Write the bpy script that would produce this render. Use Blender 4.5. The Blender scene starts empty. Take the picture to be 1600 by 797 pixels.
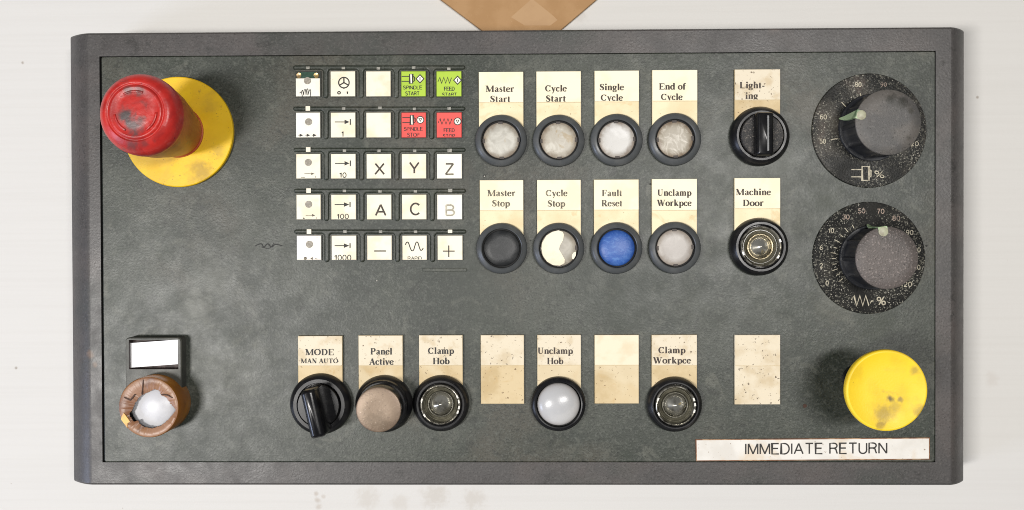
import bpy, bmesh, math, random
from mathutils import Vector, Matrix, Euler
random.seed(7)
scene = bpy.context.scene
PI = math.pi
# ---------------------------------------------------------------- camera, world, lamps, exposure
U = 0.0003475            # metres per unit; one unit is one photograph pixel at the faceplate
F = 1400.0               # camera height above the faceplate, in units
TABLE_DROP = 115.0       # faceplate height above the table, in units
FZ = TABLE_DROP          # all heights below are counted from the faceplate
ROT = Euler((-9.36875e-3, 1.43968e-2, -3.455e-3), 'XYZ')

cam_data = bpy.data.cameras.new('camera')
cam = bpy.data.objects.new('camera', cam_data)
scene.collection.objects.link(cam)
cam.location = (0, 0, (F + FZ) * U)
cam.rotation_euler = ROT
cam_data.sensor_width = 36.0
cam_data.lens = 36.0 * F / 1600.0
cam_data.clip_start = 0.01
cam_data.clip_end = 100.0
scene.camera = cam

world = bpy.data.worlds.new('World')
scene.world = world
world.use_nodes = True
wb = world.node_tree.nodes['Background']
wb.inputs['Color'].default_value = (0.93, 0.96, 1.0, 1)
wb.inputs['Strength'].default_value = 0.10

def area(name, loc, target, sx, sy, power, color):
    d = bpy.data.lights.new(name, 'AREA')
    d.shape = 'RECTANGLE'; d.size = sx; d.size_y = sy
    d.energy = power; d.color = color
    o = bpy.data.objects.new(name, d)
    scene.collection.objects.link(o)
    o.location = loc
    o.rotation_euler = (Vector(target) - Vector(loc)).to_track_quat('-Z', 'Y').to_euler()
    return o
area('ceiling_lamp', (-0.80, -0.27, 1.60), (-0.1, 0, 0), 0.15, 0.45, 24.5, (1.0, 0.975, 0.94))
area('ceiling_lamp', (0.44, 0.10, 1.60), (0.1, 0, 0), 0.16, 0.55, 18, (1.0, 0.975, 0.94))
area('window_light', (-1.55, -0.62, 0.62), (-0.1, -0.05, 0), 0.45, 0.45, 10, (0.62, 0.72, 1.0))

scene.cycles.pixel_filter_type = 'BLACKMAN_HARRIS'; scene.cycles.filter_width = 1.0
vs = scene.view_settings
vs.view_transform = 'Standard'; vs.look = 'None'; vs.exposure = 0.0; vs.gamma = 1.0

# ---------------------------------------------------------------- helpers
RM = ROT.to_matrix()
def at(px, py, h=0.0):
    """a photograph pixel seen at height h above the faceplate -> units"""
    d = RM @ Vector(((px - 800) / F, -(py - 398.5) / F, -1.0))
    k = (F - h) / -d.z
    return (d.x * k, d.y * k)

def zm(ox, oy, s):
    return lambda x, y: (ox + x / s, oy + y / s)

class MB:
    """collects vertices and faces in units, links them as ONE mesh object"""
    def __init__(s): s.v = []; s.f = []; s.m = []
    def vert(s, x, y, z): s.v.append((x, y, z)); return len(s.v) - 1
    def face(s, ids, mi=0): s.f.append(tuple(ids)); s.m.append(mi)
    def loft(s, rings, cap0=False, cap1=True, mi=0, mis=None, capmi=None):
        ids = [[s.vert(*p) for p in r] for r in rings]
        n = len(ids[0])
        for k in range(len(ids) - 1):
            a, b = ids[k], ids[k + 1]
            mm = mis[k] if mis else mi
            for i in range(n):
                j = (i + 1) % n
                s.face((a[i], a[j], b[j], b[i]), mm)
        if cap1: s.face(ids[-1], mi if capmi is None else capmi)
        if cap0: s.face(ids[0][::-1], mi)
        return ids
    def lathe(s, prof, cx=0, cy=0, seg=72, mi=0, mis=None, capmi=None, cap=True):
        rings = [[(cx + r * math.cos(2*PI*i/seg), cy + r * math.sin(2*PI*i/seg), h) for i in range(seg)] for r, h in prof]
        s.loft(rings, False, cap, mi, mis, capmi)
    def box(s, x0, y0, x1, y1, z0, z1, mi=0, bev=0.0, topmi=None):
        def rc(d, z): return [(x0+d, y0+d, z), (x1-d, y0+d, z), (x1-d, y1-d, z), (x0+d, y1-d, z)]
        rings = [rc(0, z0), rc(0, z1 - bev), rc(bev, z1)] if bev else [rc(0, z0), rc(0, z1)]
        s.loft(rings, False, True, mi, capmi=topmi)
    def poly(s, pts, z, mi=0):
        ids = [s.vert(p[0], p[1], z) for p in pts]
        a = sum(pts[i][0]*pts[(i+1) % len(pts)][1] - pts[(i+1) % len(pts)][0]*pts[i][1] for i in range(len(pts)))
        s.face(ids if a > 0 else ids[::-1], mi)
    def slab(s, pts, z0, z1, mi=0, bev=0.0):
        a = sum(pts[i][0]*pts[(i+1) % len(pts)][1] - pts[(i+1) % len(pts)][0]*pts[i][1] for i in range(len(pts)))
        if a < 0: pts = pts[::-1]
        r = [[(x, y, z0) for x, y in pts], [(x, y, z1 - bev) for x, y in pts]]
        if bev: r.append([(x, y, z1) for x, y in inset(pts, bev)])
        s.loft(r, False, True, mi)
    def stroke(s, pts, z, mi=0, closed=False):
        """pts: (x, y, width) - a flat ribbon"""
        n = len(pts)
        L = []; R = []
        for i in range(n):
            if closed: p0 = pts[(i-1) % n]; p1 = pts[(i+1) % n]
            else: p0 = pts[max(i-1, 0)]; p1 = pts[min(i+1, n-1)]
            dx, dy = p1[0]-p0[0], p1[1]-p0[1]
            l = math.hypot(dx, dy) or 1.0
            nx, ny = -dy/l, dx/l
            w = pts[i][2] / 2
            if 0 < i < n-1 or closed:
                ax, ay = pts[i][0]-pts[i-1][0], pts[i][1]-pts[i-1][1]
                la = math.hypot(ax, ay) or 1.0
                c = abs((ax*dx + ay*dy) / (la*l))
                w = w / max(c, 0.55)
            L.append(s.vert(pts[i][0]+nx*w, pts[i][1]+ny*w, z)); R.append(s.vert(pts[i][0]-nx*w, pts[i][1]-ny*w, z))
        for i in range(n if closed else n-1):
            j = (i+1) % n
            s.face((R[i], R[j], L[j], L[i]), mi)
    def build(s, name, mats, parent=None, loc=(0, 0), h0=0.0, smooth=True, angle=32, flat_top=False):
        """vertices are given in panel units with z counted from the faceplate; loc is the origin of the object"""
        me = bpy.data.meshes.new(name)
        lx, ly = loc
        me.from_pydata([((x-lx)*U, (y-ly)*U, (z-h0)*U) for x, y, z in s.v], [], s.f)
        for m in (mats if isinstance(mats, (list, tuple)) else [mats]): me.materials.append(m)
        for p, mi in zip(me.polygons, s.m):
            p.material_index = mi; p.use_smooth = smooth
        me.update()
        if smooth: me.set_sharp_from_angle(angle=math.radians(angle))
        o = bpy.data.objects.new(name, me)
        scene.collection.objects.link(o)
        w = Vector((lx*U, ly*U, (h0+FZ)*U))
        if parent is not None:
            o.parent = parent
            w = w - world_of(parent)
        o.location = w
        return o

def world_of(o):
    v = Vector(o.location)
    while o.parent is not None:
        o = o.parent; v += Vector(o.location)
    return v

def inset(pts, d):
    n = len(pts); out = []
    for i in range(n):
        p0, p, p1 = pts[i-1], pts[i], pts[(i+1) % n]
        ax, ay = p[0]-p0[0], p[1]-p0[1]; bx, by = p1[0]-p[0], p1[1]-p[1]
        la = math.hypot(ax, ay) or 1; lb = math.hypot(bx, by) or 1
        n0 = (-ay/la, ax/la); n1 = (-by/lb, bx/lb)
        mx, my = n0[0]+n1[0], n0[1]+n1[1]
        q = max(mx*mx+my*my, 0.5)
        out.append((p[0]+2*d*mx/q, p[1]+2*d*my/q))
    return out

def rrect(x0, y0, x1, y1, r, n=5):
    pts = []
    for cx, cy, a in ((x1-r, y1-r, 0), (x0+r, y1-r, 90), (x0+r, y0+r, 180), (x1-r, y0+r, 270)):
        for k in range(n+1):
            t = math.radians(a + 90*k/n)
            pts.append((cx+r*math.cos(t), cy+r*math.sin(t)))
    return pts

def label(o, text=None, group=None):
    if text: o['label'] = text
    if group: o['group'] = group
    return o

# ---------------------------------------------------------------- materials
def material(name, color, rough=0.5, metal=0.0, color2=None, scale=60, lo=0.45, hi=0.65, detail=6, distort=0.0,
             specks=None, grain=None, rough_var=0.0, spec=0.5, coat=0.0, rim=None, stretch=None, grain2=None, transmission=0.0, ior=1.45,
             layers=(), spots=(), speck_mask=None):
    """worn surface: base colour, patches of a second colour, specks, fine moulded grain"""
    m = bpy.data.materials.new(name); m.use_nodes = True
    nt = m.node_tree; N = nt.nodes; Lk = nt.links
    b = N['Principled BSDF']
    b.inputs['Metallic'].default_value = metal
    b.inputs['Roughness'].default_value = rough
    b.inputs['Specular IOR Level'].default_value = spec
    b.inputs['Coat Weight'].default_value = coat
    b.inputs['Coat Roughness'].default_value = 0.12
    b.inputs['Transmission Weight'].default_value = transmission
    b.inputs['IOR'].default_value = ior
    tc = N.new('ShaderNodeTexCoord'); oi = N.new('ShaderNodeObjectInfo')
    mul = N.new('ShaderNodeMath'); mul.operation = 'MULTIPLY'; mul.inputs[1].default_value = 3.7
    Lk.new(oi.outputs['Random'], mul.inputs[0])
    add = N.new('ShaderNodeVectorMath'); add.operation = 'ADD'
    Lk.new(tc.outputs['Object'], add.inputs[0]); Lk.new(mul.outputs[0], add.inputs[1])
    vec = add.outputs[0]
    if stretch:
        mp = N.new('ShaderNodeMapping'); mp.inputs['Scale'].default_value = stretch
        Lk.new(vec, mp.inputs['Vector']); svec = mp.outputs[0]
    else: svec = vec
    def noise(sc, det=6, dis=0.0, v=None, r=0.55):
        n = N.new('ShaderNodeTexNoise'); n.inputs['Scale'].default_value = sc
        n.inputs['Detail'].default_value = det; n.inputs['Distortion'].default_value = dis; n.inputs['Roughness'].default_value = r
        Lk.new(v if v is not None else svec, n.inputs['Vector']); return n.outputs['Fac']
    def ramp(src, a, b_):
        r = N.new('ShaderNodeMapRange'); r.interpolation_type = 'SMOOTHSTEP'
        r.inputs['From Min'].default_value = a; r.inputs['From Max'].default_value = b_
        Lk.new(src, r.inputs['Value']); return r.outputs[0]
    def mixc(fac, a, c):
        x = N.new('ShaderNodeMix'); x.data_type = 'RGBA'
        Lk.new(fac, x.inputs['Factor'])
        if isinstance(a, tuple): x.inputs['A'].default_value = (*a, 1)
        else: Lk.new(a, x.inputs['A'])
        x.inputs['B'].default_value = (*c, 1)
        return x.outputs['Result']
    def mulm(a, v):
        x = N.new('ShaderNodeMath'); x.operation = 'MULTIPLY'; Lk.new(a, x.inputs[0])
        if isinstance(v, (int, float)): x.inputs[1].default_value = v
        else: Lk.new(v, x.inputs[1])
        return x.outputs[0]
    col = tuple(color)
    if color2: col = mixc(ramp(noise(scale, detail, distort), lo, hi), col, color2)
    for (sc, a, b_, c, amt, dist) in layers:
        col = mixc(mulm(ramp(noise(sc, 7, dist), a, b_), amt), col, c)
    for (sx, sy, rad, c, amt) in spots:       # a patch with its own place (object units): stains, also painted-in shade
        d = N.new('ShaderNodeVectorMath'); d.operation = 'DISTANCE'
        d.inputs[1].default_value = (sx*U, sy*U, 0)
        fl = N.new('ShaderNodeVectorMath'); fl.operation = 'MULTIPLY'; fl.inputs[1].default_value = (1, 1, 0)
        Lk.new(tc.outputs['Object'], fl.inputs[0]); Lk.new(fl.outputs[0], d.inputs[0])
        nn = mulm(noise(260, 6, 0.5, vec), rad*U*1.1)
        ad = N.new('ShaderNodeMath'); ad.operation = 'ADD'; Lk.new(d.outputs['Value'], ad.inputs[0]); Lk.new(nn, ad.inputs[1])
        mr = ramp(ad.outputs[0], rad*U*1.35, rad*U*0.7)
        col = mixc(mulm(mr, amt), col, c)
    if rim:                                    # dirt gathered at the rim of a round face: radius, colour
        rad, c, amt = rim
        fl = N.new('ShaderNodeVectorMath'); fl.operation = 'MULTIPLY'; fl.inputs[1].default_value = (1, 1, 0)
        Lk.new(tc.outputs['Object'], fl.inputs[0])
        ln = N.new('ShaderNodeVectorMath'); ln.operation = 'LENGTH'; Lk.new(fl.outputs[0], ln.inputs[0])
        nn = mulm(noise(220, 6, 0.4, vec), rad*U*0.7)
        ad = N.new('ShaderNodeMath'); ad.operation = 'ADD'; Lk.new(ln.outputs['Value'], ad.inputs[0]); Lk.new(nn, ad.inputs[1])
        col = mixc(mulm(ramp(ad.outputs[0], rad*U*1.02, rad*U*1.42), amt), col, c)
    if specks:
        for (sc, th, c, amt) in (specks if isinstance(specks[0], (list, tuple)) else [specks]):
            f_ = mulm(ramp(noise(sc, 3, 0.0, vec, 0.6), th, th+0.04), amt)
            if speck_mask: f_ = mulm(f_, ramp(noise(speck_mask, 4, 0.4, vec), 0.34, 0.50))
            col = mixc(f_, col, c)
    if isinstance(col, tuple): b.inputs['Base Color'].default_value = (*col, 1)
    else: Lk.new(col, b.inputs['Base Color'])
    if rough_var:
        r = N.new('ShaderNodeMapRange'); r.inputs['From Min'].default_value = 0.3; r.inputs['From Max'].default_value = 0.7
        r.inputs['To Min'].default_value = max(rough-rough_var, 0.03); r.inputs['To Max'].default_value = min(rough+rough_var, 1)
        Lk.new(noise(90, 6, 0.3, vec), r.inputs['Value']); Lk.new(r.outputs[0], b.inputs['Roughness'])
    nrm = None
    for g in (grain, grain2):
        if g:
            sc, st, dist = g
            bp = N.new('ShaderNodeBump'); bp.inputs['Strength'].default_value = st; bp.inputs['Distance'].default_value = dist
            Lk.new(noise(sc, 3, 0, vec), bp.inputs['Height'])
            if nrm is not None: Lk.new(nrm, bp.inputs['Normal'])
            nrm = bp.outputs[0]
    if nrm is not None: Lk.new(nrm, b.inputs['Normal'])
    return m

G = {}
G['table'] = material('white painted board', (0.568, 0.555, 0.534), 0.65, spec=0.2, color2=(0.552, 0.538, 0.516), scale=7, lo=0.35, hi=0.75, stretch=(1.0, 60.0, 1.0), detail=9,
    layers=((25, 0.5, 0.72, (0.575, 0.56, 0.538), 0.6, 0.3),), specks=((330, 0.76, (0.35, 0.31, 0.27), 0.6),), grain=(700, 0.12, 0.0004),
    spots=[(*at(px_, py_, -TABLE_DROP), r_, c_, a_) for px_, py_, r_, c_, a_ in ((494, 772, 8, (0.34, 0.28, 0.22), 0.45), (496, 781, 9, (0.34, 0.28, 0.22), 0.45), (498, 792, 9, (0.36, 0.30, 0.24), 0.4), (505, 776, 7, (0.36, 0.30, 0.24), 0.35), (575, 778, 34, (0.44, 0.40, 0.35), 0.4), (625, 786, 26, (0.44, 0.40, 0.35), 0.35), (680, 774, 40, (0.42, 0.38, 0.33), 0.45), (740, 780, 34, (0.42, 0.38, 0.33), 0.4), (905, 25, 22, (0.42, 0.39, 0.36), 0.35), (25, 575, 5, (0.2, 0.16, 0.12), 0.8), (35, 98, 5, (0.3, 0.26, 0.22), 0.8), (1527, 152, 4, (0.3, 0.26, 0.22), 0.8), (1550, 592, 20, (0.46, 0.42, 0.38), 0.3))])  # the grey patch at the cardboard's right edge is painted shadow
G['frame'] = material('grey moulded plastic', (0.054, 0.050, 0.048), 0.42, color2=(0.070, 0.061, 0.057), scale=26, rough_var=0.08, grain=(900, 0.20, 0.0004),
    layers=((14, 0.5, 0.68, (0.037, 0.042, 0.036), 0.8, 0.3), (130, 0.60, 0.70, (0.026, 0.025, 0.023), 0.6, 0.5), (900, 0.53, 0.65, (0.095, 0.088, 0.083), 0.5, 0.0), (1050, 0.54, 0.65, (0.022, 0.020, 0.019), 0.55, 0.0)), specks=((800, 0.73, (0.17, 0.16, 0.15), 0.35),),
    spots=((-672, -150, 11, (0.15, 0.10, 0.07), 0.8), (-664, -166, 8, (0.14, 0.09, 0.06), 0.7), (-656, -290, 6, (0.02, 0.018, 0.016), 0.9), (400, 355, 16, (0.12, 0.10, 0.09), 0.5), (662, 300, 7, (0.02, 0.018, 0.016), 0.8)))
G['plate'] = material('grey green moulded plate', (0.023, 0.028, 0.021), 0.43, color2=(0.043, 0.048, 0.037), scale=16, lo=0.38, hi=0.66, distort=0.6, rough_var=0.05, spec=0.5,
    layers=((30, 0.52, 0.68, (0.022, 0.029, 0.019), 0.6, 0.9), (60, 0.56, 0.70, (0.098, 0.100, 0.080), 0.6, 0.8), (11, 0.53, 0.68, (0.058, 0.052, 0.038), 0.7, 0.4), (150, 0.58, 0.70, (0.014, 0.016, 0.012), 0.7, 0.9), (230, 0.55, 0.68, (0.090, 0.094, 0.076), 0.45, 0.5), (280, 0.56, 0.68, (0.010, 0.013, 0.009), 0.5, 0.4), (900, 0.52, 0.64, (0.085, 0.09, 0.076), 0.5, 0.0), (1050, 0.53, 0.64, (0.010, 0.012, 0.009), 0.65, 0.0)),
    specks=((900, 0.73, (0.17, 0.17, 0.145), 0.4), (500, 0.735, (0.012, 0.012, 0.01), 0.8)), grain=(900, 0.20, 0.0004),
    spots=((-490+13, -52+18, 60, (0.12, 0.122, 0.104), 0.45), (-520+13, -95+18, 45, (0.12, 0.122, 0.10), 0.4), (-440+13, 150+18, 60, (0.018, 0.022, 0.015), 0.5), (-75+13, -50+18, 120, (0.022, 0.027, 0.020), 0.45), (150+13, -60+18, 150, (0.016, 0.022, 0.015), 0.5), (480+13, -90+18, 60, (0.085, 0.085, 0.065), 0.4), (440+13, 215+18, 60, (0.07, 0.055, 0.038), 0.35), (470+13, 70+18, 50, (0.02, 0.026, 0.014), 0.6), (400+13, 130+18, 50, (0.085, 0.09, 0.075), 0.4), (545+13, -120+18, 50, (0.022, 0.028, 0.016), 0.6)))  # broad patches darken the plate's middle and lighten its right
G['ridge'] = material('grey green plate ridge', (0.052, 0.058, 0.049), 0.26, color2=(0.072, 0.076, 0.066), scale=60, rough_var=0.08, grain=(900, 0.2, 0.0003))
G['gap'] = material('black shadow joint', (0.008, 0.008, 0.008), 0.8)
G['card'] = material('aged tan card', (0.58, 0.46, 0.275), 0.55, color2=(0.48, 0.36, 0.19), scale=70, detail=8, lo=0.4, hi=0.68,
    layers=((110, 0.54, 0.70, (0.50, 0.34, 0.15), 0.55, 0.8), (40, 0.5, 0.66, (0.64, 0.55, 0.38), 0.6, 0.4)), specks=((650, 0.65, (0.14, 0.08, 0.035), 0.8),), spec=0.35)
G['card_pale'] = material('lightly yellowed card', (0.76, 0.66, 0.44), 0.55, color2=(0.68, 0.56, 0.34), scale=60, detail=8, lo=0.42, hi=0.68,
    layers=((110, 0.56, 0.70, (0.58, 0.42, 0.20), 0.5, 0.8),), specks=((700, 0.68, (0.25, 0.15, 0.06), 0.7),), spec=0.35)
G['card_clean'] = material('cream paper strip', (0.80, 0.735, 0.55), 0.5, color2=(0.75, 0.68, 0.48), scale=70, spec=0.4, specks=((700, 0.73, (0.35, 0.22, 0.10), 0.6),))
G['card_dirty'] = material('soiled cream paper', (0.64, 0.565, 0.43), 0.5, color2=(0.54, 0.44, 0.29), scale=130, detail=9, lo=0.48, hi=0.7, spec=0.4, specks=((650, 0.64, (0.10, 0.06, 0.03), 0.85),))
G['card_blank'] = material('soiled blank card', (0.64, 0.56, 0.42), 0.5, color2=(0.53, 0.43, 0.28), scale=100, detail=9, lo=0.42, hi=0.7, spec=0.4, specks=((620, 0.635, (0.08, 0.05, 0.03), 0.9),))
G['card_white'] = material('plain off white card', (0.70, 0.63, 0.47), 0.5, color2=(0.64, 0.55, 0.38), scale=90, spec=0.4, specks=((700, 0.71, (0.2, 0.12, 0.06), 0.7),))
G['tape_line'] = material('tape edge', (0.50, 0.40, 0.24), 0.5)
G['ink'] = material('black ink', (0.020, 0.018, 0.016), 0.6)
G['ink_brown'] = material('brown ink', (0.030, 0.020, 0.015), 0.6, color2=(0.07, 0.048, 0.034), scale=700)
G['ink_faded'] = material('faded ink', (0.085, 0.07, 0.05), 0.6, color2=(0.27, 0.235, 0.16), scale=420, lo=0.48, hi=0.72)
G['ink_pale'] = material('worn pale ink', (0.30, 0.27, 0.21), 0.6, color2=(0.50, 0.46, 0.36), scale=500)
G['bezel'] = material('dark grey bezel plastic', (0.062, 0.066, 0.068), 0.36, color2=(0.080, 0.083, 0.083), scale=120, rough_var=0.08, grain=(1400, 0.1, 0.0002), specks=((900, 0.70, (0.15, 0.14, 0.12), 0.45),))
G['bezel_black'] = material('black bezel plastic', (0.007, 0.007, 0.008), 0.33, spec=0.4, color2=(0.015, 0.0145, 0.0145), scale=150, rough_var=0.08, specks=((1300, 0.70, (0.16, 0.15, 0.13), 0.5),))
G['black'] = material('black plastic', (0.005, 0.005, 0.006), 0.24, color2=(0.010, 0.010, 0.010), scale=200, rough_var=0.06, spec=0.4)
G['dusty_black'] = material('dusty black plastic', (0.014, 0.013, 0.013), 0.5, color2=(0.05, 0.045, 0.04), scale=300, lo=0.5, hi=0.7, specks=((1600, 0.60, (0.22, 0.19, 0.16), 0.7),), grain=(2500, 0.6, 0.0004))
def lens(name, c1, c2, sc=150, rimc=(0.17, 0.12, 0.08), amt=0.75, rough=0.42, lo=0.42, hi=0.68, dist=1.0, layers=(), specks=None):
    return material(name, c1, rough, color2=c2, scale=sc, lo=lo, hi=hi, detail=8, distort=dist, rim=(28, rimc, amt), layers=layers,
                    specks=specks or ((1100, 0.70, (0.16, 0.11, 0.07), 0.6),), grain=(900, 0.12, 0.0003))
G['lens_grey'] = lens('grimy grey lens', (0.38, 0.36, 0.31), (0.50, 0.48, 0.42), layers=((160, 0.58, 0.7, (0.40, 0.32, 0.2), 0.6, 1.4),))
G['lens_stained'] = lens('brown stained grey lens', (0.40, 0.365, 0.30), (0.53, 0.50, 0.43), layers=((110, 0.55, 0.66, (0.33, 0.25, 0.14), 0.7, 1.8),))
G['lens_frost'] = lens('frosted white lens', (0.50, 0.485, 0.455), (0.62, 0.605, 0.58), sc=70)
G['lens_scratch'] = lens('scratched beige lens', (0.33, 0.295, 0.235), (0.53, 0.49, 0.42), sc=130, dist=3.0, amt=0.85)
G['lens_dull'] = lens('dull grey lens', (0.37, 0.34, 0.31), (0.45, 0.42, 0.385), sc=90, amt=0.55)
G['lens_worn'] = lens('worn grey half', (0.30, 0.275, 0.225), (0.39, 0.36, 0.30), amt=0.4)
G['lens_blue'] = material('scuffed blue lens', (0.030, 0.095, 0.33), 0.42, color2=(0.075, 0.17, 0.42), scale=160, distort=2.5, lo=0.45, hi=0.7, rim=(28, (0.01, 0.04, 0.2), 0.6), specks=((1000, 0.73, (0.01, 0.02, 0.08), 0.7),), grain=(700, 0.25, 0.0004))
G['lens_black'] = material('black push disc', (0.012, 0.013, 0.014), 0.45, color2=(0.024, 0.025, 0.026), scale=220, grain=(1500, 0.2, 0.0003))
G['lens_brown'] = material('brown soiled cap', (0.20, 0.145, 0.10), 0.42, metal=0.3, color2=(0.13, 0.092, 0.06), scale=95, lo=0.42, hi=0.66, detail=9, specks=((1000, 0.62, (0.10, 0.07, 0.05), 0.6), (1100, 0.66, (0.38, 0.31, 0.25), 0.6)), grain=(1100, 0.15, 0.0003), rim=(34, (0.16, 0.11, 0.08), 0.6))
G['lens_opal'] = material('opal white dome', (0.40, 0.40, 0.405), 0.24, color2=(0.46, 0.455, 0.45), scale=60, grain=(1600, 0.12, 0.0002), rim=(35, (0.40, 0.37, 0.35), 0.7))
G['sticker'] = material('cream torn sticker', (0.74, 0.68, 0.53), 0.45, color2=(0.68, 0.61, 0.45), scale=120, specks=((900, 0.74, (0.3, 0.22, 0.12), 0.5),))
G['notch'] = material('dark notch', (0.05, 0.04, 0.035), 0.6)
G['lamp_well'] = material('dark lamp well', (0.085, 0.08, 0.058), 0.18, color2=(0.14, 0.13, 0.095), scale=300)
G['lamp_rim'] = material('clear lens rim', (0.34, 0.325, 0.28), 0.2, metal=0.6, color2=(0.06, 0.055, 0.045), scale=240, lo=0.42, hi=0.62, specks=((900, 0.66, (0.75, 0.72, 0.62), 0.8),))
G['lamp_ring'] = material('brass lens ring', (0.36, 0.31, 0.21), 0.3, metal=0.8)
G['fleck'] = material('painted lens glint', (0.72, 0.70, 0.64), 0.25)  # pale colour for the glints painted on the lamp rims
G['lamp_dull'] = material('dull clear ring', (0.10, 0.095, 0.075), 0.3, metal=0.5)
G['lamp_cone'] = material('clear bulb tip', (0.72, 0.70, 0.62), 0.2, metal=0.9, color2=(0.30, 0.285, 0.23), scale=120, specks=((1500, 0.70, (0.04, 0.04, 0.03), 0.5),))
G['red'] = material('worn red plastic', (0.43, 0.020, 0.015), 0.38, color2=(0.30, 0.013, 0.011), scale=70, distort=0.8, rough_var=0.1,
                    specks=((600, 0.68, (0.13, 0.012, 0.012), 0.75),), layers=((90, 0.60, 0.72, (0.16, 0.03, 0.028), 0.7, 1.2), (130, 0.60, 0.7, (0.48, 0.07, 0.065), 0.5, 1.5)),
                    spots=((-11, 2, 22, (0.050, 0.045, 0.044), 0.97), (-2, -11, 22, (0.060, 0.050, 0.050), 0.92), (8, -4, 15, (0.10, 0.05, 0.048), 0.8), (-8, 37, 14, (0.10, 0.045, 0.042), 0.85), (6, 37, 14, (0.11, 0.045, 0.042), 0.8), (-6, -38, 15, (0.10, 0.035, 0.035), 0.8), (12, -36, 11, (0.14, 0.03, 0.03), 0.7)), grain=(420, 0.22, 0.0005))
G['red_stem'] = material('red orange stem', (0.34, 0.045, 0.018), 0.42, color2=(0.40, 0.085, 0.02), scale=70, lo=0.4, hi=0.65, specks=((900, 0.68, (0.10, 0.03, 0.015), 0.7),), layers=((110, 0.56, 0.7, (0.15, 0.06, 0.035), 0.7, 0.8),))
G['yellow'] = material('yellow plastic', (0.72, 0.455, 0.008), 0.45, color2=(0.66, 0.40, 0.008), scale=50, distort=0.4, rough_var=0.08,
                       specks=((900, 0.67, (0.18, 0.11, 0.02), 0.7),), spots=((35, -62, 34, (0.36, 0.22, 0.02), 0.75), (62, -30, 20, (0.40, 0.25, 0.02), 0.6), (50, 40, 24, (0.50, 0.31, 0.02), 0.6)), layers=((60, 0.56, 0.72, (0.50, 0.31, 0.02), 0.6, 0.6), (210, 0.64, 0.72, (0.28, 0.18, 0.03), 0.6, 0.4)), grain=(800, 0.1, 0.0003))
G['yellow_cap'] = material('yellow mushroom plastic', (0.76, 0.53, 0.018), 0.5, color2=(0.68, 0.46, 0.018), scale=70, distort=0.3, rough_var=0.08,
                           specks=((900, 0.71, (0.22, 0.15, 0.03), 0.6),), layers=((75, 0.60, 0.72, (0.46, 0.32, 0.03), 0.5, 0.8),),
                           spots=((5, -12, 10, (0.10, 0.07, 0.03), 0.9), (-2, -33, 24, (0.32, 0.22, 0.04), 0.75), (12, -24, 14, (0.40, 0.28, 0.04), 0.6), (-9, -50, 12, (0.28, 0.18, 0.03), 0.7), (47, -30, 15, (0.34, 0.23, 0.03), 0.75), (40, 29, 12, (0.36, 0.25, 0.04), 0.75), (20, -13, 7, (0.2, 0.14, 0.05), 0.75)), grain=(900, 0.18, 0.0004))
G['amber_top'] = material('torn copper brown rim', (0.25, 0.125, 0.062), 0.38, color2=(0.18, 0.08, 0.04), scale=45, lo=0.42, hi=0.62, distort=0.5, detail=8,
                          layers=((38, 0.52, 0.62, (0.32, 0.185, 0.125), 0.6, 0.6), (90, 0.58, 0.68, (0.13, 0.07, 0.05), 0.7, 0.5)), specks=((800, 0.70, (0.08, 0.04, 0.03), 0.7),), grain=(300, 0.2, 0.0006))
G['amber_side'] = material('amber plastic wall', (0.33, 0.13, 0.014), 0.32, color2=(0.22, 0.08, 0.010), scale=60, layers=((150, 0.6, 0.7, (0.12, 0.05, 0.01), 0.6, 0.5),))
G['amber_shard'] = material('yellow plastic shard', (0.62, 0.33, 0.02), 0.4, color2=(0.5, 0.22, 0.02), scale=200)
G['ball_white'] = material('white lamp dome', (0.50, 0.50, 0.525), 0.35, color2=(0.57, 0.57, 0.59), scale=80, grain=(700, 0.12, 0.0003), specks=((1200, 0.72, (0.4, 0.4, 0.42), 0.5),))
G['paper_white'] = material('white paper slip', (0.90, 0.90, 0.91), 0.6, color2=(0.86, 0.86, 0.88), scale=40)
G['holder'] = material('grey label holder', (0.060, 0.060, 0.050), 0.45, color2=(0.045, 0.046, 0.039), scale=90, rough_var=0.06, grain=(2200, 0.3, 0.0003))
G['holder_in'] = material('dark recess', (0.03, 0.022, 0.02), 0.6, color2=(0.07, 0.05, 0.045), scale=300)
G['key'] = material('cream key cap', (0.78, 0.73, 0.58), 0.42, color2=(0.71, 0.63, 0.46), scale=90, specks=((900, 0.72, (0.3, 0.2, 0.12), 0.6),))
G['key_white'] = material('bright white key cap', (0.80, 0.77, 0.67), 0.42, color2=(0.77, 0.73, 0.61), scale=90, specks=((1300, 0.76, (0.3, 0.2, 0.12), 0.5),))
G['key_pink'] = material('greyish worn key cap', (0.78, 0.71, 0.62), 0.42, color2=(0.84, 0.80, 0.78), scale=70, specks=((1100, 0.67, (0.12, 0.09, 0.07), 0.8),))
G['key_rim'] = material('clear dark key rim', (0.03, 0.033, 0.028), 0.3)
G['key_green'] = material('lime green key cap', (0.36, 0.52, 0.035), 0.42, color2=(0.32, 0.47, 0.03), scale=90, specks=((1300, 0.74, (0.1, 0.12, 0.02), 0.5),))
G['key_red'] = material('coral red key cap', (0.74, 0.075, 0.060), 0.42, color2=(0.66, 0.06, 0.05), scale=90, specks=((1300, 0.74, (0.2, 0.02, 0.02), 0.5),))
G['pcb'] = material('green circuit board', (0.018, 0.050, 0.030), 0.3, color2=(0.03, 0.07, 0.05), scale=300)
G['brass'] = material('brass contact', (0.60, 0.42, 0.18), 0.3, metal=0.8, color2=(0.5, 0.35, 0.2), scale=400)
G['dot'] = material('grey worn dot', (0.23, 0.205, 0.165), 0.5, color2=(0.33, 0.30, 0.25), scale=900, specks=((2000, 0.6, (0.10, 0.09, 0.08), 0.6),))
G['led_on'] = material('cream light window', (0.74, 0.68, 0.55), 0.4)
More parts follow.
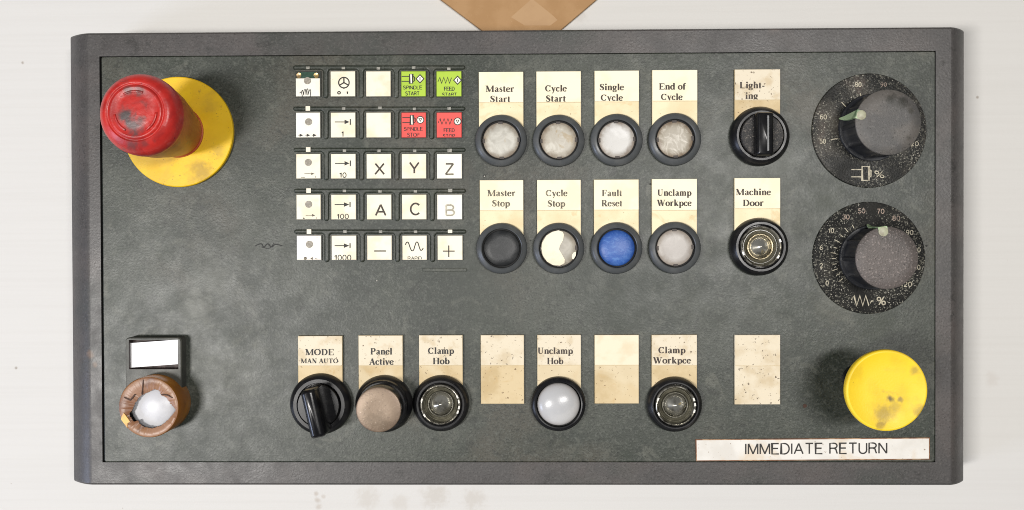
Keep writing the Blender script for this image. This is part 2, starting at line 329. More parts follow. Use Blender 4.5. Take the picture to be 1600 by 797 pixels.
G['led_off'] = material('dull light window', (0.30, 0.29, 0.25), 0.35, color2=(0.16, 0.155, 0.14), scale=700)
G['dial'] = material('black dial disc', (0.005, 0.005, 0.0045), 0.6, color2=(0.013, 0.0125, 0.0105), scale=60, rough_var=0.1, spec=0.22,
    specks=((850, 0.575, (0.13, 0.125, 0.10), 0.85), (1100, 0.615, (0.45, 0.43, 0.36), 0.8)), speck_mask=34, layers=((45, 0.56, 0.68, (0.034, 0.031, 0.025), 0.7, 0.5),), grain=(1000, 0.5, 0.0005))
G['dial_worn'] = material('worn black dial disc', (0.007, 0.007, 0.006), 0.45, color2=(0.052, 0.046, 0.037), scale=26, lo=0.46, hi=0.62, rough_var=0.1, spec=0.25,
    specks=((850, 0.575, (0.13, 0.125, 0.10), 0.85), (1100, 0.615, (0.45, 0.42, 0.35), 0.75)), speck_mask=30, layers=((60, 0.58, 0.68, (0.085, 0.062, 0.052), 0.5, 0.5),), grain=(1000, 0.5, 0.0005))
G['dial_print'] = material('cream dial print', (0.42, 0.38, 0.28), 0.5, color2=(0.24, 0.21, 0.15), scale=500, lo=0.42, hi=0.66)
G['dial_rose'] = material('rosy worn dial print', (0.30, 0.22, 0.17), 0.5, color2=(0.12, 0.09, 0.07), scale=420, lo=0.45, hi=0.62)
G['knob'] = material('dark knob plastic', (0.016, 0.017, 0.020), 0.34, color2=(0.028, 0.028, 0.029), scale=120, rough_var=0.08)
G['knob_top'] = material('grey textured knob face', (0.098, 0.083, 0.076), 0.52, color2=(0.070, 0.060, 0.055), scale=60, lo=0.4, hi=0.65, specks=((900, 0.58, (0.22, 0.185, 0.17), 0.65), (850, 0.63, (0.022, 0.018, 0.017), 0.8)), grain=(900, 0.6, 0.0005))
G['knob_smooth'] = material('grey smooth knob face', (0.092, 0.083, 0.074), 0.50, color2=(0.066, 0.063, 0.060), scale=60, layers=((700, 0.55, 0.66, (0.13, 0.12, 0.112), 0.5, 0.0),), specks=((800, 0.62, (0.03, 0.028, 0.025), 0.8),),
                            spots=((4, 34, 15, (0.022, 0.021, 0.016), 0.9), (20, 29, 15, (0.022, 0.021, 0.016), 0.9), (33, 16, 8, (0.03, 0.028, 0.02), 0.7), (30, -24, 8, (0.05, 0.045, 0.035), 0.7)), grain=(1900, 0.4, 0.0003))
G['pointer'] = material('pale green pointer', (0.34, 0.44, 0.25), 0.38, color2=(0.12, 0.19, 0.10), scale=130, lo=0.42, hi=0.62)
G['pointer_tip'] = material('stained pointer tip', (0.36, 0.36, 0.25), 0.45, color2=(0.26, 0.24, 0.17), scale=300)
G['sign'] = material('grey white sign strip', (0.66, 0.635, 0.59), 0.45, color2=(0.58, 0.55, 0.50), scale=50, layers=((60, 0.52, 0.70, (0.56, 0.43, 0.28), 0.6, 0.6),), specks=((700, 0.67, (0.16, 0.09, 0.04), 0.8),))
G['sign_edge'] = material('browned sign edge', (0.20, 0.09, 0.045), 0.6, color2=(0.40, 0.26, 0.15), scale=200)
G['board'] = material('brown cardboard', (0.385, 0.232, 0.115), 0.75, color2=(0.35, 0.205, 0.097), scale=60, detail=9, specks=((1200, 0.66, (0.30, 0.17, 0.08), 0.5), (1500, 0.69, (0.56, 0.38, 0.22), 0.5)), spec=0.2)
G['board_tape'] = material('pale cardboard patch', (0.42, 0.265, 0.14), 0.6, color2=(0.39, 0.24, 0.125), scale=60, spec=0.3)
G['scuff'] = material('dark scuff', (0.010, 0.010, 0.009), 0.6)
G['flake'] = material('pale chip', (0.5, 0.48, 0.42), 0.6)
G['rust'] = material('rusty speck', (0.05, 0.022, 0.012), 0.7)

# ---------------------------------------------------------------- lettering
def cr(pts, n=5):
    """smooth curve through (x, y, w)"""
    out = []
    P = [pts[0]] + list(pts) + [pts[-1]]
    for i in range(1, len(P)-2):
        p0, p1, p2, p3 = P[i-1], P[i], P[i+1], P[i+2]
        for k in range(n):
            t = k/n
            out.append(tuple(0.5*((2*b) + (c-a)*t + (2*a-5*b+4*c-d)*t*t + (3*b-a-3*c+d)*t**3) for a, b, c, d in zip(p0, p1, p2, p3)))
    out.append(tuple(pts[-1])); return out
T, t_ = 140, 48
def st(x, y0, y1, w=T): return [(x, y0, w), (x, y1, w)]
def hz(y, x0, x1, w=t_): return [(x0, y, w), (x1, y, w)]
def dg(x0, y0, x1, y1, w): return [(x0, y0, w), (x1, y1, w)]
def bw(cx, cy, rx, ry, a0=0, a1=360, Tk=T, tn=t_, n=22):
    return [(cx+rx*math.cos(math.radians(a)), cy+ry*math.sin(math.radians(a)), tn+(Tk-tn)*abs(math.cos(math.radians(a)))**1.2) for a in [a0+(a1-a0)*i/n for i in range(n+1)]]
def sf(x, y, h=115): return hz(y, x-h, x+h, 46)
B0, C1, X1 = 22, 640, 440
SERIF = {
 ' ': (250, []),
 '-': (340, [hz(215, 50, 290, 85)]),
 'M': (940, [st(150, 0, 650, 55), dg(165, 650, 455, 20, 150), dg(455, 20, 770, 650, 55), st(790, 0, 662), sf(150, B0, 100), sf(790, B0, 130), sf(110, C1, 90), sf(820, C1, 100)]),
 'S': (560, [cr([(465, 480, 40), (440, 590, 48), (290, 645, 55), (140, 560, 110), (170, 430, 150), (320, 330, 165), (440, 210, 145), (410, 80, 95), (270, 22, 52), (120, 80, 48), (75, 215, 40)]), st(465, 470, 660, 38), st(78, 20, 215, 38)]),
 'C': (700, [bw(370, 330, 265, 300, 40, 320), st(590, 440, 660, 42)]),
 'E': (660, [st(170, 0, 662), hz(C1, 60, 580), hz(B0, 60, 600), hz(340, 170, 430), st(575, 490, 660, 44), st(595, 0, 180, 44), st(425, 260, 420, 44)]),
 'F': (610, [st(170, 0, 662), hz(C1, 60, 570), hz(330, 170, 420), st(565, 480, 660, 44), st(415, 250, 415, 44), sf(170, B0)]),
 'L': (650, [st(170, 0, 662), sf(170, C1), hz(B0, 60, 600), st(595, 0, 210, 46)]),
 'R': (720, [st(170, 0, 662), hz(C1, 60, 360), bw(350, 490, 150, 150, 90, -90), hz(340, 170, 360), dg(340, 340, 590, 15, 150), sf(170, B0), hz(B0, 520, 710)]),
 'U': (720, [cr([(165, 650, T), (165, 250, T), (200, 90, 110), (350, 25, 60), (500, 90, 50), (545, 250, 46), (545, 650, 46)]), sf(165, C1), sf(545, C1, 100)]),
 'W': (980, [dg(130, 650, 330, 10, 145), dg(330, 10, 500, 640, 52), dg(470, 650, 660, 10, 145), dg(660, 10, 860, 650, 52), sf(120, C1, 110), sf(460, C1, 110), sf(860, C1, 100)]),
 'D': (720, [st(170, 0, 662), hz(C1, 60, 330), bw(320, 331, 285, 309, 90, -90), hz(B0, 60, 330)]),
 'O': (760, [bw(380, 330, 285, 302)]),
 'A': (720, [dg(120, 10, 350, 655, 55), dg(350, 655, 580, 10, 150), hz(220, 190, 490), sf(115, B0, 95), sf(590, B0, 120)]),
 'N': (740, [st(150, 0, 650, 52), dg(130, 650, 590, 15, 150), st(600, 0, 662, 52), sf(150, B0, 100), sf(110, C1, 80), sf(600, C1, 100)]),
 'T': (660, [st(330, 0, 662), hz(C1, 50, 610), st(55, 480, 660, 44), st(605, 480, 660, 44), sf(330, B0, 120)]),
 'P': (620, [st(170, 0, 662), hz(C1, 60, 360), bw(350, 480, 165, 160, 90, -90), hz(320, 170, 360), sf(170, B0)]),
 'H': (780, [st(170, 0, 662), st(610, 0, 662), hz(335, 170, 610), sf(170, B0), sf(170, C1), sf(610, B0), sf(610, C1)]),
 'a': (500, [cr([(345, 60, T), (345, 340, T), (310, 425, 80), (220, 445, 50), (130, 410, 60), (110, 350, 95)]), cr([(345, 280, 40), (190, 220, 60), (115, 125, 125), (170, 30, 85), (270, 40, 50), (345, 110, 40)]), cr([(350, 70, 80), (410, 22, 55), (470, 60, 36)])]),
 's': (400, [cr([(325, 330, 36), (290, 420, 45), (200, 445, 52), (110, 380, 95), (150, 290, 120), (250, 220, 125), (310, 130, 105), (250, 40, 70), (180, 22, 48), (80, 70, 44), (55, 160, 36)])]),
 't': (340, [cr([(150, 590, T*.8), (150, 300, T), (150, 100, T), (200, 30, 70), (300, 60, 38)]), hz(440, 25, 300)]),
 'e': (450, [bw(230, 230, 165, 212, 12, 325), hz(262, 80, 395)]),
 'r': (440, [st(145, 0, 460), sf(145, B0), hz(X1, 40, 145), cr([(170, 330, 50), (250, 430, 70), (330, 425, 115), (375, 385, 110)])]),
 'c': (440, [bw(235, 230, 165, 212, 48, 322), dg(340, 375, 375, 330, 110)]),
 'y': (490, [dg(100, 450, 275, 10, 135), cr([(400, 450, 50), (270, 60, 50), (190, -130, 60), (100, -160, 100)]), sf(95, X1, 90), sf(405, X1, 75)]),
 'l': (300, [st(150, 0, 690), sf(150, B0), hz(668, 45, 150)]),
 'i': (300, [st(150, 0, 460), sf(150, B0), hz(X1, 45, 150), st(150, 545, 690, 145)]),
 'n': (560, [st(145, 0, 460), sf(145, B0), hz(X1, 40, 145), cr([(160, 330, 46), (250, 430, 60), (350, 430, 95), (415, 340, T), (415, 0, T)]), sf(415, B0)]),
 'g': (490, [bw(220, 300, 135, 142), bw(225, -75, 185, 95, 0, 360, 80, 60), cr([(130, 180, 45), (90, 110, 70), (150, 50, 100), (330, 25, 110), (400, -40, 80)]), dg(330, 410, 450, 425, 70)]),
 'd': (560, [bw(215, 228, 150, 212, 30, 330), st(395, 0, 690), hz(668, 290, 395), hz(B0, 395, 510)]),
 'b': (560, [st(145, 20, 690), hz(668, 40, 145), bw(320, 228, 150, 212, 150, -150)]),
 'o': (500, [bw(250, 230, 180, 212)]),
 'f': (350, [cr([(150, 0, T), (150, 500, T), (180, 620, 90), (260, 672, 60), (330, 610, 110)]), hz(440, 25, 310), sf(150, B0)]),
 'h': (560, [st(145, 0, 690), sf(145, B0), hz(668, 40, 145), cr([(160, 330, 46), (250, 430, 60), (350, 430, 95), (415, 340, T), (415, 0, T)]), sf(415, B0)]),
 'u': (560, [cr([(145, 460, T), (145, 150, T), (190, 40, 90), (280, 30, 55), (395, 120, 45)]), st(410, 0, 460), hz(X1, 40, 145), hz(X1, 310, 410), hz(B0, 410, 515)]),
 'p': (560, [st(145, -200, 440), hz(X1, 40, 145), bw(315, 228, 150, 212, 150, -150), sf(145, -178)]),
 'v': (500, [dg(105, 450, 270, 10, 140), dg(270, 10, 405, 450, 50), sf(95, X1, 90), sf(405, X1, 75)]),
 'k': (570, [st(145, 0, 690), sf(145, B0), hz(668, 40, 145), dg(170, 200, 400, 430, 52), dg(250, 280, 440, 15, 140), hz(X1, 320, 490), hz(B0, 380, 550)]),
 'm': (840, [st(145, 0, 460), sf(145, B0), hz(X1, 40, 145), cr([(160, 330, 46), (240, 430, 60), (330, 430, 95), (400, 340, T), (400, 0, T)]), cr([(430, 330, 46), (510, 430, 60), (600, 430, 95), (675, 340, T), (675, 0, T)]), sf(400, B0, 100), sf(675, B0)]),
}
def clip_below(pts_faces_mb, ymin):
    """cut a text mesh builder below a line (descenders hidden by the tape)"""
    mb = pts_faces_mb; out = MB(); out_v = []
    for f, mi in zip(mb.f, mb.m):
        poly = [mb.v[i] for i in f]; res = []
        for i in range(len(poly)):
            a, b = poly[i-1], poly[i]
            ia, ib = a[1] >= ymin, b[1] >= ymin
            if ia != ib:
                k = (ymin-a[1])/(b[1]-a[1]); res.append((a[0]+k*(b[0]-a[0]), ymin, a[2]))
            if ib: res.append(b)
        if len(res) >= 3: out.face([out.vert(*p) for p in res], mi)
    return out
def serif_line(mb, text, x0, x1, y, cap, h, weight=1.0, mi=0):
    """text between pixel columns x0..x1, baseline pixel row y, cap height in pixels"""
    adv = sum(SERIF[c][0] for c in text) - 90
    sx = (x1-x0)/adv; sy = cap/662.0
    pen = x0 - 45*sx; k = 0
    for c in text:
        a, strokes = SERIF[c]
        for s in strokes:
            pts = []
            for (gx, gy, w) in s:
                X, Y = at(pen+gx*sx, y-gy*sy, h)
                pts.append((X, Y, w*weight*(sx+sy)/2))
            mb.stroke(pts, h+0.012*(k % 9), mi); k += 1
        pen += a*sx

def ar(cx, cy, rx, ry, a0, a1, n=14):
    return [(cx+rx*math.cos(math.radians(a0+(a1-a0)*k/n)), cy+ry*math.sin(math.radians(a0+(a1-a0)*k/n))) for k in range(n+1)]
SANS = {   # centre lines, cap height 1
 ' ': (0.22, []), '1': (0.34, [[(0.0, .76), (.14, .82), (.26, 1), (.26, 0)]]),
 'A': (.72, [[(0, 0), (.36, 1)], [(.36, 1), (.72, 0)], [(.13, .34), (.59, .34)]]),
 'B': (.60, [[(0, 0), (0, 1)], [(0, 1), (.30, 1)] + ar(.30, .76, .24, .24, 90, -90) + [(0, .52)], [(.3, .52)] + ar(.32, .26, .28, .26, 90, -90) + [(0, 0)]]),
 'C': (.72, [ar(.37, .5, .37, .5, 42, 318, 22)]),
 'D': (.66, [[(0, 0), (0, 1), (.26, 1)] + ar(.26, .5, .40, .5, 80, -80) + [(.26, 0), (0, 0)]]),
 'E': (.56, [[(.56, 1), (0, 1), (0, 0), (.57, 0)], [(0, .53), (.5, .53)]]),
 'F': (.52, [[(.52, 1), (0, 1), (0, 0)], [(0, .52), (.45, .52)]]),
 'I': (.02, [[(.01, 0), (.01, 1)]]), 'L': (.48, [[(0, 1), (0, 0), (.48, 0)]]),
 'M': (.78, [[(0, 0), (0, 1)], [(0.02, 1), (.39, .02)], [(.39, .02), (.76, 1)], [(.78, 1), (.78, 0)]]), 'N': (.64, [[(0, 0), (0, 1)], [(0.01, 1), (.63, 0)], [(.64, 0), (.64, 1)]]),
 'O': (.78, [ar(.39, .5, .39, .5, 0, 360, 28)]),
 'P': (.56, [[(0, 0), (0, 1), (.30, 1)] + ar(.30, .74, .27, .26, 85, -85) + [(.30, .48), (0, .48)]]),
 'R': (.62, [[(0, 0), (0, 1), (.32, 1)] + ar(.32, .76, .27, .24, 85, -85) + [(.32, .52), (0, .52)], [(.32, .52), (.50, .42), (.55, .2), (.62, 0)]]),
 'S': (.58, [ar(.29, .75, .26, .25, 20, 200, 10) + ar(.29, .27, .29, .27, 60, -155, 14)]),
 'T': (.64, [[(0, 1), (.64, 1)], [(.32, 1), (.32, 0)]]),
 'U': (.62, [[(0, 1), (0, .34)] + ar(.31, .32, .31, .32, 190, 350, 12) + [(.62, .34), (.62, 1)]]),
 'X': (.68, [[(0, 0), (.66, 1)], [(.02, 1), (.68, 0)]]), 'Y': (.68, [[(0, 1), (.34, .42)], [(.34, .42), (.68, 1)], [(.34, .46), (.34, 0)]]),
 'Z': (.62, [[(.02, 1), (.61, 1)], [(.60, 1), (.01, 0)], [(0, 0), (.62, 0)]]),
 '0': (.52, [ar(.26, .5, .26, .5, 0, 360, 24)]),
 '2': (.52, [ar(.26, .74, .25, .26, 170, -20, 12) + [(.30, .34), (.06, .12), (0, 0), (.52, 0)]]),
 '3': (.52, [ar(.25, .76, .24, .24, 165, -90, 12), ar(.25, .27, .27, .27, 90, -165, 14)]),
 '5': (.52, [[(.48, 1), (.10, 1), (.04, .50)] + ar(.25, .31, .27, .31, 130, -155, 14)]),
 '6': (.52, [ar(.27, .30, .25, .30, 0, 360, 20), ar(.36, .42, .36, .58, 180, 75, 10)]),
 '7': (.50, [[(0, 1), (.50, 1), (.30, .55), (.18, 0)]]),
 '8': (.52, [ar(.26, .76, .22, .24, 0, 360, 18), ar(.26, .26, .26, .26, 0, 360, 20)]),
 '9': (.52, [ar(.25, .70, .25, .30, 0, 360, 20), ar(.16, .58, .34, .58, 0, -105, 10)]),
 '%': (.92, [ar(.2, .76, .19, .23, 0, 360, 18), ar(.72, .24, .19, .23, 0, 360, 18), [(.72, 1), (.2, 0)]]),
}
def sans_line(mb, text, x0, x1, y_base, y_top, h, mi=0, shear=0.0, w=None, gap=0.21):
    cap = y_base - y_top
    if w is None: w = 0.135*cap if cap > 11 else 0.14*cap
    total = sum(SANS[c][0] for c in text) + gap*(len(text)-1)
    wid = x1 - x0 - w
    sx = wid/max(total, 0.05) if text not in '1I' else 0.8*cap
    pen = x0 + w/2; k = 0
    for c in text:
        a, strokes = SANS[c]
        for st_ in strokes:
            closed = len(st_) > 3 and math.hypot(st_[0][0]-st_[-1][0], st_[0][1]-st_[-1][1]) < 1e-6
            pp = st_[:-1] if closed else st_
            pts = []
            for gx, gy in pp:
                px = pen + gx*sx
                X, Y = at(px, y_base - w/2 - gy*(cap-w) - shear*(px-x0), h)
                pts.append((X, Y, w))
            mb.stroke(pts, h + 0.012*(k % 4), mi, closed); k += 1
        pen += (a+gap)*sx
def line(mb, pts, w, h, conv=None, mi=0, closed=False, sm=False):
    q = [conv(*p) if conv else p for p in pts]
    q = [(*at(x, y, h), w) for x, y in q]
    if sm: q = cr(q, 6)
    mb.stroke(q, h, mi, closed)
def ring_line(mb, c, r, w, h, mi=0, n=28):
    X, Y = at(c[0], c[1], h)
    mb.stroke([(X+r*math.cos(2*PI*i/n), Y+r*math.sin(2*PI*i/n), w) for i in range(n)], h, mi, True)
def disc(mb, c, r, h, mi=0, n=28):
    X, Y = at(c[0], c[1], h)
    mb.poly([(X+r*math.cos(2*PI*i/n), Y+r*math.sin(2*PI*i/n)) for i in range(n)], h, mi)

# ---------------------------------------------------------------- setting: the white board
mb = MB(); mb.poly([(-9000, -9000), (9000, -9000), (9000, 9000), (-9000, 9000)], -TABLE_DROP)
tb = mb.build('tabletop', G['table'], smooth=False, h0=-TABLE_DROP); tb['kind'] = 'structure'
tb['label'] = 'white painted board surface with faint streaks under the panel'

# ---------------------------------------------------------------- the control panel
x0, y0 = -664.1, -337.1; x1, y1 = 636.7, 300.3        # opening for the faceplate
root = bpy.data.objects.new('control_panel', None); scene.collection.objects.link(root)
root.location = (-13*U, -18*U, 0)
root.empty_display_size = 0.05
root['label'] = 'dark grey machine control panel with keypad, push buttons and dials on white board'
root['category'] = 'control panel'
panel = root

# frame: flat band round the plate, rounded off towards the left and right ends
xl, _ = at(112.5, 400, -22); xr, _ = at(1506, 400, -22)
_, yt = at(800, 47.0, -1.5); _, yb = at(800, 758.0, -1.5)
prof = []
for k in range(25):
    prof.append((xl + 40*k/24, -23*(1-k/24)**1.6))
xs = [(x, z) for x, z in prof] + [(x0-3.0, 0.0)]
xs2 = [(x1+0.6, 0.0), (x1+12, 0.0)]
for k in range(25):
    xs2.append((xr - 31*(1-k/24), -23*(k/24)**1.6))
allx = xs + xs2
ys = [(yb, -3.0), (yb+1.2, -1.0), (yb+3.2, 0), (y0-0.6, 0), (y1+0.6, 0), (yt-3.2, 0), (yt-1.2, -1.0), (yt, -3.0)]
mb = MB()
gid = [[mb.vert(x, y, zx+zy) for (y, zy) in ys] for (x, zx) in allx]
ni = len(xs)-1
for i in range(len(allx)-1):
    for j in range(len(ys)-1):
        if i == ni and j == 3: continue
        mb.face((gid[i][j], gid[i+1][j], gid[i+1][j+1], gid[i][j+1]))
bot = -TABLE_DROP + 0.5
loop = [gid[i][0] for i in range(len(allx))] + [gid[-1][j] for j in range(1, len(ys))] + [gid[i][-1] for i in range(len(allx)-2, -1, -1)] + [gid[0][j] for j in range(len(ys)-2, 0, -1)]
low = [mb.vert(mb.v[i][0], mb.v[i][1], bot) for i in loop]
for i in range(len(loop)):
    j = (i+1) % len(loop); mb.face((low[i], low[j], loop[j], loop[i]))
inner = [gid[ni][3], gid[ni+1][3], gid[ni+1][4], gid[ni][4]]
inl = [mb.vert(mb.v[i][0], mb.v[i][1], -14) for i in inner]
for i in range(4):
    j = (i+1) % 4; mb.face((inner[i], inner[j], inl[j], inl[i]), 1)
mb.face(inl, 1)
mb.build('frame', [G['frame'], G['gap']], panel, (-13, -18), -22, smooth=False)

# faceplate
mb = MB()
mb.loft([[(x, y, z) for x, y in rrect(x0+d, y0+d, x1-d, y1-d, 3, 4)] for d, z in ((0, -10), (0, -1.2), (0.5, -0.6), (1.2, -0.4))], False, True)
plate = mb.build('faceplate', G['plate'], panel, (-13, -18), -10, smooth=False)

# ---------------------------------------------------------------- name cards
def card(name, box, lines, crease, mat_up, mat_low, ink=None, lab=None, thick=5.0, group='label cards beside the buttons', cap=9.8, weight=1.22):
    px0, py0, px1, py1 = box
    X0, Y1 = at(px0, py0, thick); X1, Y0 = at(px1, py1, thick)
    _, YC = at(px0, crease, thick)
    c = ((X0+X1)/2, (Y0+Y1)/2)
    m = MB(); m.box(X0, Y0, X1, Y1, -0.3, thick, bev=0.6)
    o = m.build('label_card', mat_low, panel, c, 0, smooth=False)
    label(o, lab, group)
    # upper paper strip with the printed words, a hair thicker than the card
    m = MB(); m.box(X0+0.4, YC, X1-0.4, Y1-0.4, thick+0.02, thick+0.55)
    m.build('paper_strip', mat_up, o, ((X0+X1)/2, (YC+Y1)/2), thick, smooth=False)
    m = MB()
    line(m, [(px0+0.8, crease+0.6), ((px0+px1)/2, crease+0.9+random.uniform(-.3, .3)), (px1-0.8, crease+0.5)], 0.9, thick+0.2)
    m.build('tape_edge', G['tape_line'], o, ((X0+X1)/2, YC), thick, smooth=False)
    if lines:
        m = MB()
        for ln in lines:
            serif_line(m, ln[0], ln[1], ln[2], ln[3], ln[4] if len(ln) > 4 else cap, thick+0.7, weight)
        m = clip_below(m, YC+0.2)
        m.build('lettering', ink or G['ink'], o, ((X0+X1)/2, (YC+Y1)/2), thick, smooth=False)
    return o
CC, CD, CK, CW, CB = G['card_clean'], G['card_dirty'], G['card'], G['card_white'], G['card_blank']
card('a', (748, 112.5, 818, 219), [('Master', 759, 803, 143.7), ('Start', 766, 797, 159.6)], 160, CC, G['card_pale'], G['ink_brown'], 'cream card printed Master Start')
card('a', (838, 111.7, 908, 218), [('Cycle', 852, 885, 143), ('Start', 853, 883.7, 159)], 159.5, CC, G['card_pale'], G['ink_brown'], 'cream card printed Cycle Start')
card('a', (929, 110.6, 998.6, 217), [('Single', 937, 974.4, 141), ('Cycle', 939, 972.7, 157.5)], 158.5, CC, G['card_pale'], G['ink_brown'], 'cream card printed Single Cycle, speckled at its corner')
card('a', (1019, 109.6, 1089.8, 216), [('End of', 1030, 1071, 140), ('Cycle', 1033, 1066, 156.3)], 157.5, CC, G['card_pale'], G['ink_brown'], 'cream card printed End of Cycle with dirt above the words')
card('a', (749.5, 281.6, 818, 388), [('Master', 761.6, 805, 306.6), ('Stop', 769, 796.5, 322.7)], 328.7, CC, G['card_pale'], G['ink_faded'], 'cream card printed Master Stop in faded ink')
card('a', (839, 281.2, 907.8, 388), [('Cycle', 853, 886, 306.6), ('Stop', 855.7, 882.7, 323)], 328.3, CC, G['card_pale'], G['ink_faded'], 'cream card printed Cycle Stop in faded ink')
card('a', (928, 280.7, 998.2, 387), [('Fault', 940.7, 971.6, 306.6), ('Reset', 940, 972, 322.5)], 327.7, CC, G['card_pale'], G['ink_faded'], 'cream card printed Fault Reset in faded ink')
card('a', (1018.6, 279.7, 1089.2, 386), [('Unclamp', 1027.6, 1080, 306), ('Workpce', 1027, 1080, 322)], 328, CC, G['card_pale'], G['ink_brown'], 'cream card printed Unclamp Workpce')
card('a', (1148, 108.6, 1219.2, 214), [('Light-', 1156, 1194.6, 138), ('ing', 1165, 1184, 154.6)], 156, CD, CK, G['ink_brown'], 'soiled speckled cream card printed Lighting')
card('a', (1147.7, 278.3, 1219.3, 384), [('Machine', 1150, 1204, 305), ('Door', 1161, 1193, 322)], 325.6, CC, G['card_pale'], G['ink_brown'], 'cream card printed Machine Door')
card('a', (465.5, 525, 535.3, 631), [('MODE', 477, 521.5, 555, 9.6), ('MAN AUTO', 470, 528, 567.5, 7.2)], 571, CD, CK, G['ink'], 'tan card printed MODE MAN AUTO')
card('a', (560, 524.2, 629.6, 631), [('Panel', 579, 612.5, 554), ('Active', 577, 614.5, 570)], 570.8, CD, CK, G['ink'], 'tan card printed Panel Active')
card('a', (654.5, 523.8, 723.2, 631), [('Clamp', 669, 709, 553), ('Hob', 676.5, 702, 569)], 570.5, CD, CK, G['ink'], 'tan card printed Clamp Hob')
card('a', (839.4, 523.4, 908, 631), [('Unclamp', 840.6, 894.7, 553), ('Hob', 855, 879.7, 569)], 570, CD, CK, G['ink_brown'], 'tan card printed Unclamp Hob, its last letters faded')
card('a', (1018.4, 523.3, 1089.2, 631), [('Clamp', 1029, 1070.6, 552), ('Workpce', 1021, 1079, 568)], 570.5, CD, CK, G['ink_brown'], 'tan card printed Clamp Workpce')
card('a', (751, 523.6, 819, 631), None, 570.3, CB, CK, None, 'blank soiled card between the Clamp Hob and Unclamp Hob cards')
card('a', (929, 523.4, 998.3, 630.6), None, 570, CW, CK, None, 'blank card with a clean pale upper half')
card('a', (1148, 523.4, 1219.2, 632), None, 571, CB, CB, None, 'blank grey beige soiled card above the return sign')

# ---------------------------------------------------------------- push buttons
def push_button(pc, r, lens_mat, lab, kind='flat', lens_r=28.0, bez='bezel', notch=True, hb=15, lens_h=9):
    X, Y = at(pc[0], pc[1], 8)
    m = MB()
    m.lathe([(r-1.2, -0.3), (r-0.4, 1.5), (r, 5), (r-0.6, hb-6), (r-1.6, hb-4), (r-5, hb-1.6), (r-7.5, hb-0.6), (lens_r+3.8, hb), (lens_r+2.8, hb-0.8), (lens_r+2.4, hb-3), (lens_r+2.4, 6.6), (2, 6.4)], X, Y, 80, cap=True, mis=[0]*9+[1, 1], capmi=1)
    o = m.build('push_button', [G[bez], G['gap']], panel, (X, Y), 0, angle=38)
    label(o, lab, 'round push buttons')
    m = MB(); R = lens_r
    if kind == 'flat':
        pr = [(R, 6.5), (R, lens_h-1.2), (R-1, lens_h), (R*0.6, lens_h+1.0), (R*0.25, lens_h+1.3), (0.5, lens_h+1.35)]
    else:
        pr = [(R, 6.5), (R, lens_h-1)] + [(R*math.cos(a), lens_h-1+kind*math.sin(a)) for a in [k*PI/2/9 for k in range(1, 9)]] + [(0.4, lens_h-1+kind)]
    m.lathe(pr, X, Y, 64, mis=[1]+[0]*(len(pr)-2))
    m.build('lens', [lens_mat, G['gap']], o, (X, Y), lens_h, angle=50)
    if notch:
        for a in (0, 90, 180, 270):
            aa = math.radians(a + 2)
            m = MB(); c, s = math.cos(aa), math.sin(aa)
            def q(u, v): return (X + c*u - s*v, Y + s*u + c*v)
            m.slab([q(R-2.6, -3.4), q(R+0.8, -3.4), q(R+0.8, 3.4), q(R-2.6, 3.4)], 3, lens_h+0.9)
            m.build('notch', G['notch'], o, q(R-1, 0), lens_h, smooth=False)
    return o, X, Y
push_button((783, 219.5), 40.5, G['lens_grey'], 'push button with grimy grey lens under the Master Start card')
push_button((873, 219.5), 40.5, G['lens_stained'], 'push button with brown stained lens under the Cycle Start card')
push_button((963.5, 218.5), 40.8, G['lens_frost'], 'push button with frosted white lens under the Single Cycle card')
push_button((1054.5, 217.5), 41, G['lens_scratch'], 'push button with scratched beige lens under the End of Cycle card')
push_button((784, 388), 39.8, G['lens_black'], 'push button with black disc under the Master Stop card', notch=False)
o, X, Y = push_button((873, 388), 40, G['lens_worn'], 'push button with cream lens half worn to grey under the Cycle Stop card')
Z5 = zm(730, 265, 4.21)
pts = [(600, 400), (560, 410), (520, 435), (494, 480), (488, 520), (497, 565), (525, 605), (565, 628), (610, 632), (640, 615), (642, 590), (622, 555), (604, 525), (610, 500), (630, 465), (637, 430), (630, 410)]
hh = 10.6
m = MB(); P = [at(*Z5(*p), hh) for p in pts]
m.slab(P, 8.0, hh+0.2); m.build('torn_sticker', G['sticker'], o, (X, Y), hh, smooth=False)
m = MB(); P = [at(*Z5(*p), hh) for p in [(716, 540), (700, 545), (690, 560), (688, 585), (700, 590), (714, 565)]]
m.slab(P, 8.0, hh+0.2); m.build('torn_sticker', G['sticker'], o, (X, Y), hh, smooth=False)
push_button((963.5, 387.5), 40.3, G['lens_blue'], 'push button with scuffed blue dome under the Fault Reset card', kind=7, notch=False)
push_button((1054.5, 387), 40.5, G['lens_dull'], 'push button with dull grey lens under the Unclamp Workpce card')
push_button((872.5, 631), 42.5, G['lens_opal'], 'push button with glossy opal white dome under the Unclamp Hob card', kind=15, lens_r=33, bez='bezel_black', notch=False, hb=17, lens_h=11)

# panel active: tall black body, base widened to add its shadow at right, brown soiled cap
X, Y = at(601, 629.5, 0)
m = MB(); m.lathe([(44.5, -0.3), (44.5, 9), (42, 15), (39.5, 18), (38.6, 26), (36.2, 29), (2, 29)], X, Y, 80)
o = m.build('push_button', G['bezel_black'], panel, (X, Y), 0)
label(o, 'tall push button with brown soiled flat cap under the Panel Active card', 'round push buttons')
m = MB(); m.lathe([(34.2, 28), (34.2, 58), (33.4, 59.6), (31.5, 60.3), (15, 59.6), (0.5, 59.4)], X, Y, 72, mis=[1, 0, 0, 0, 0], capmi=0)
m.build('cap', [G['lens_brown'], G['bezel_black']], o, (X, Y), 48)

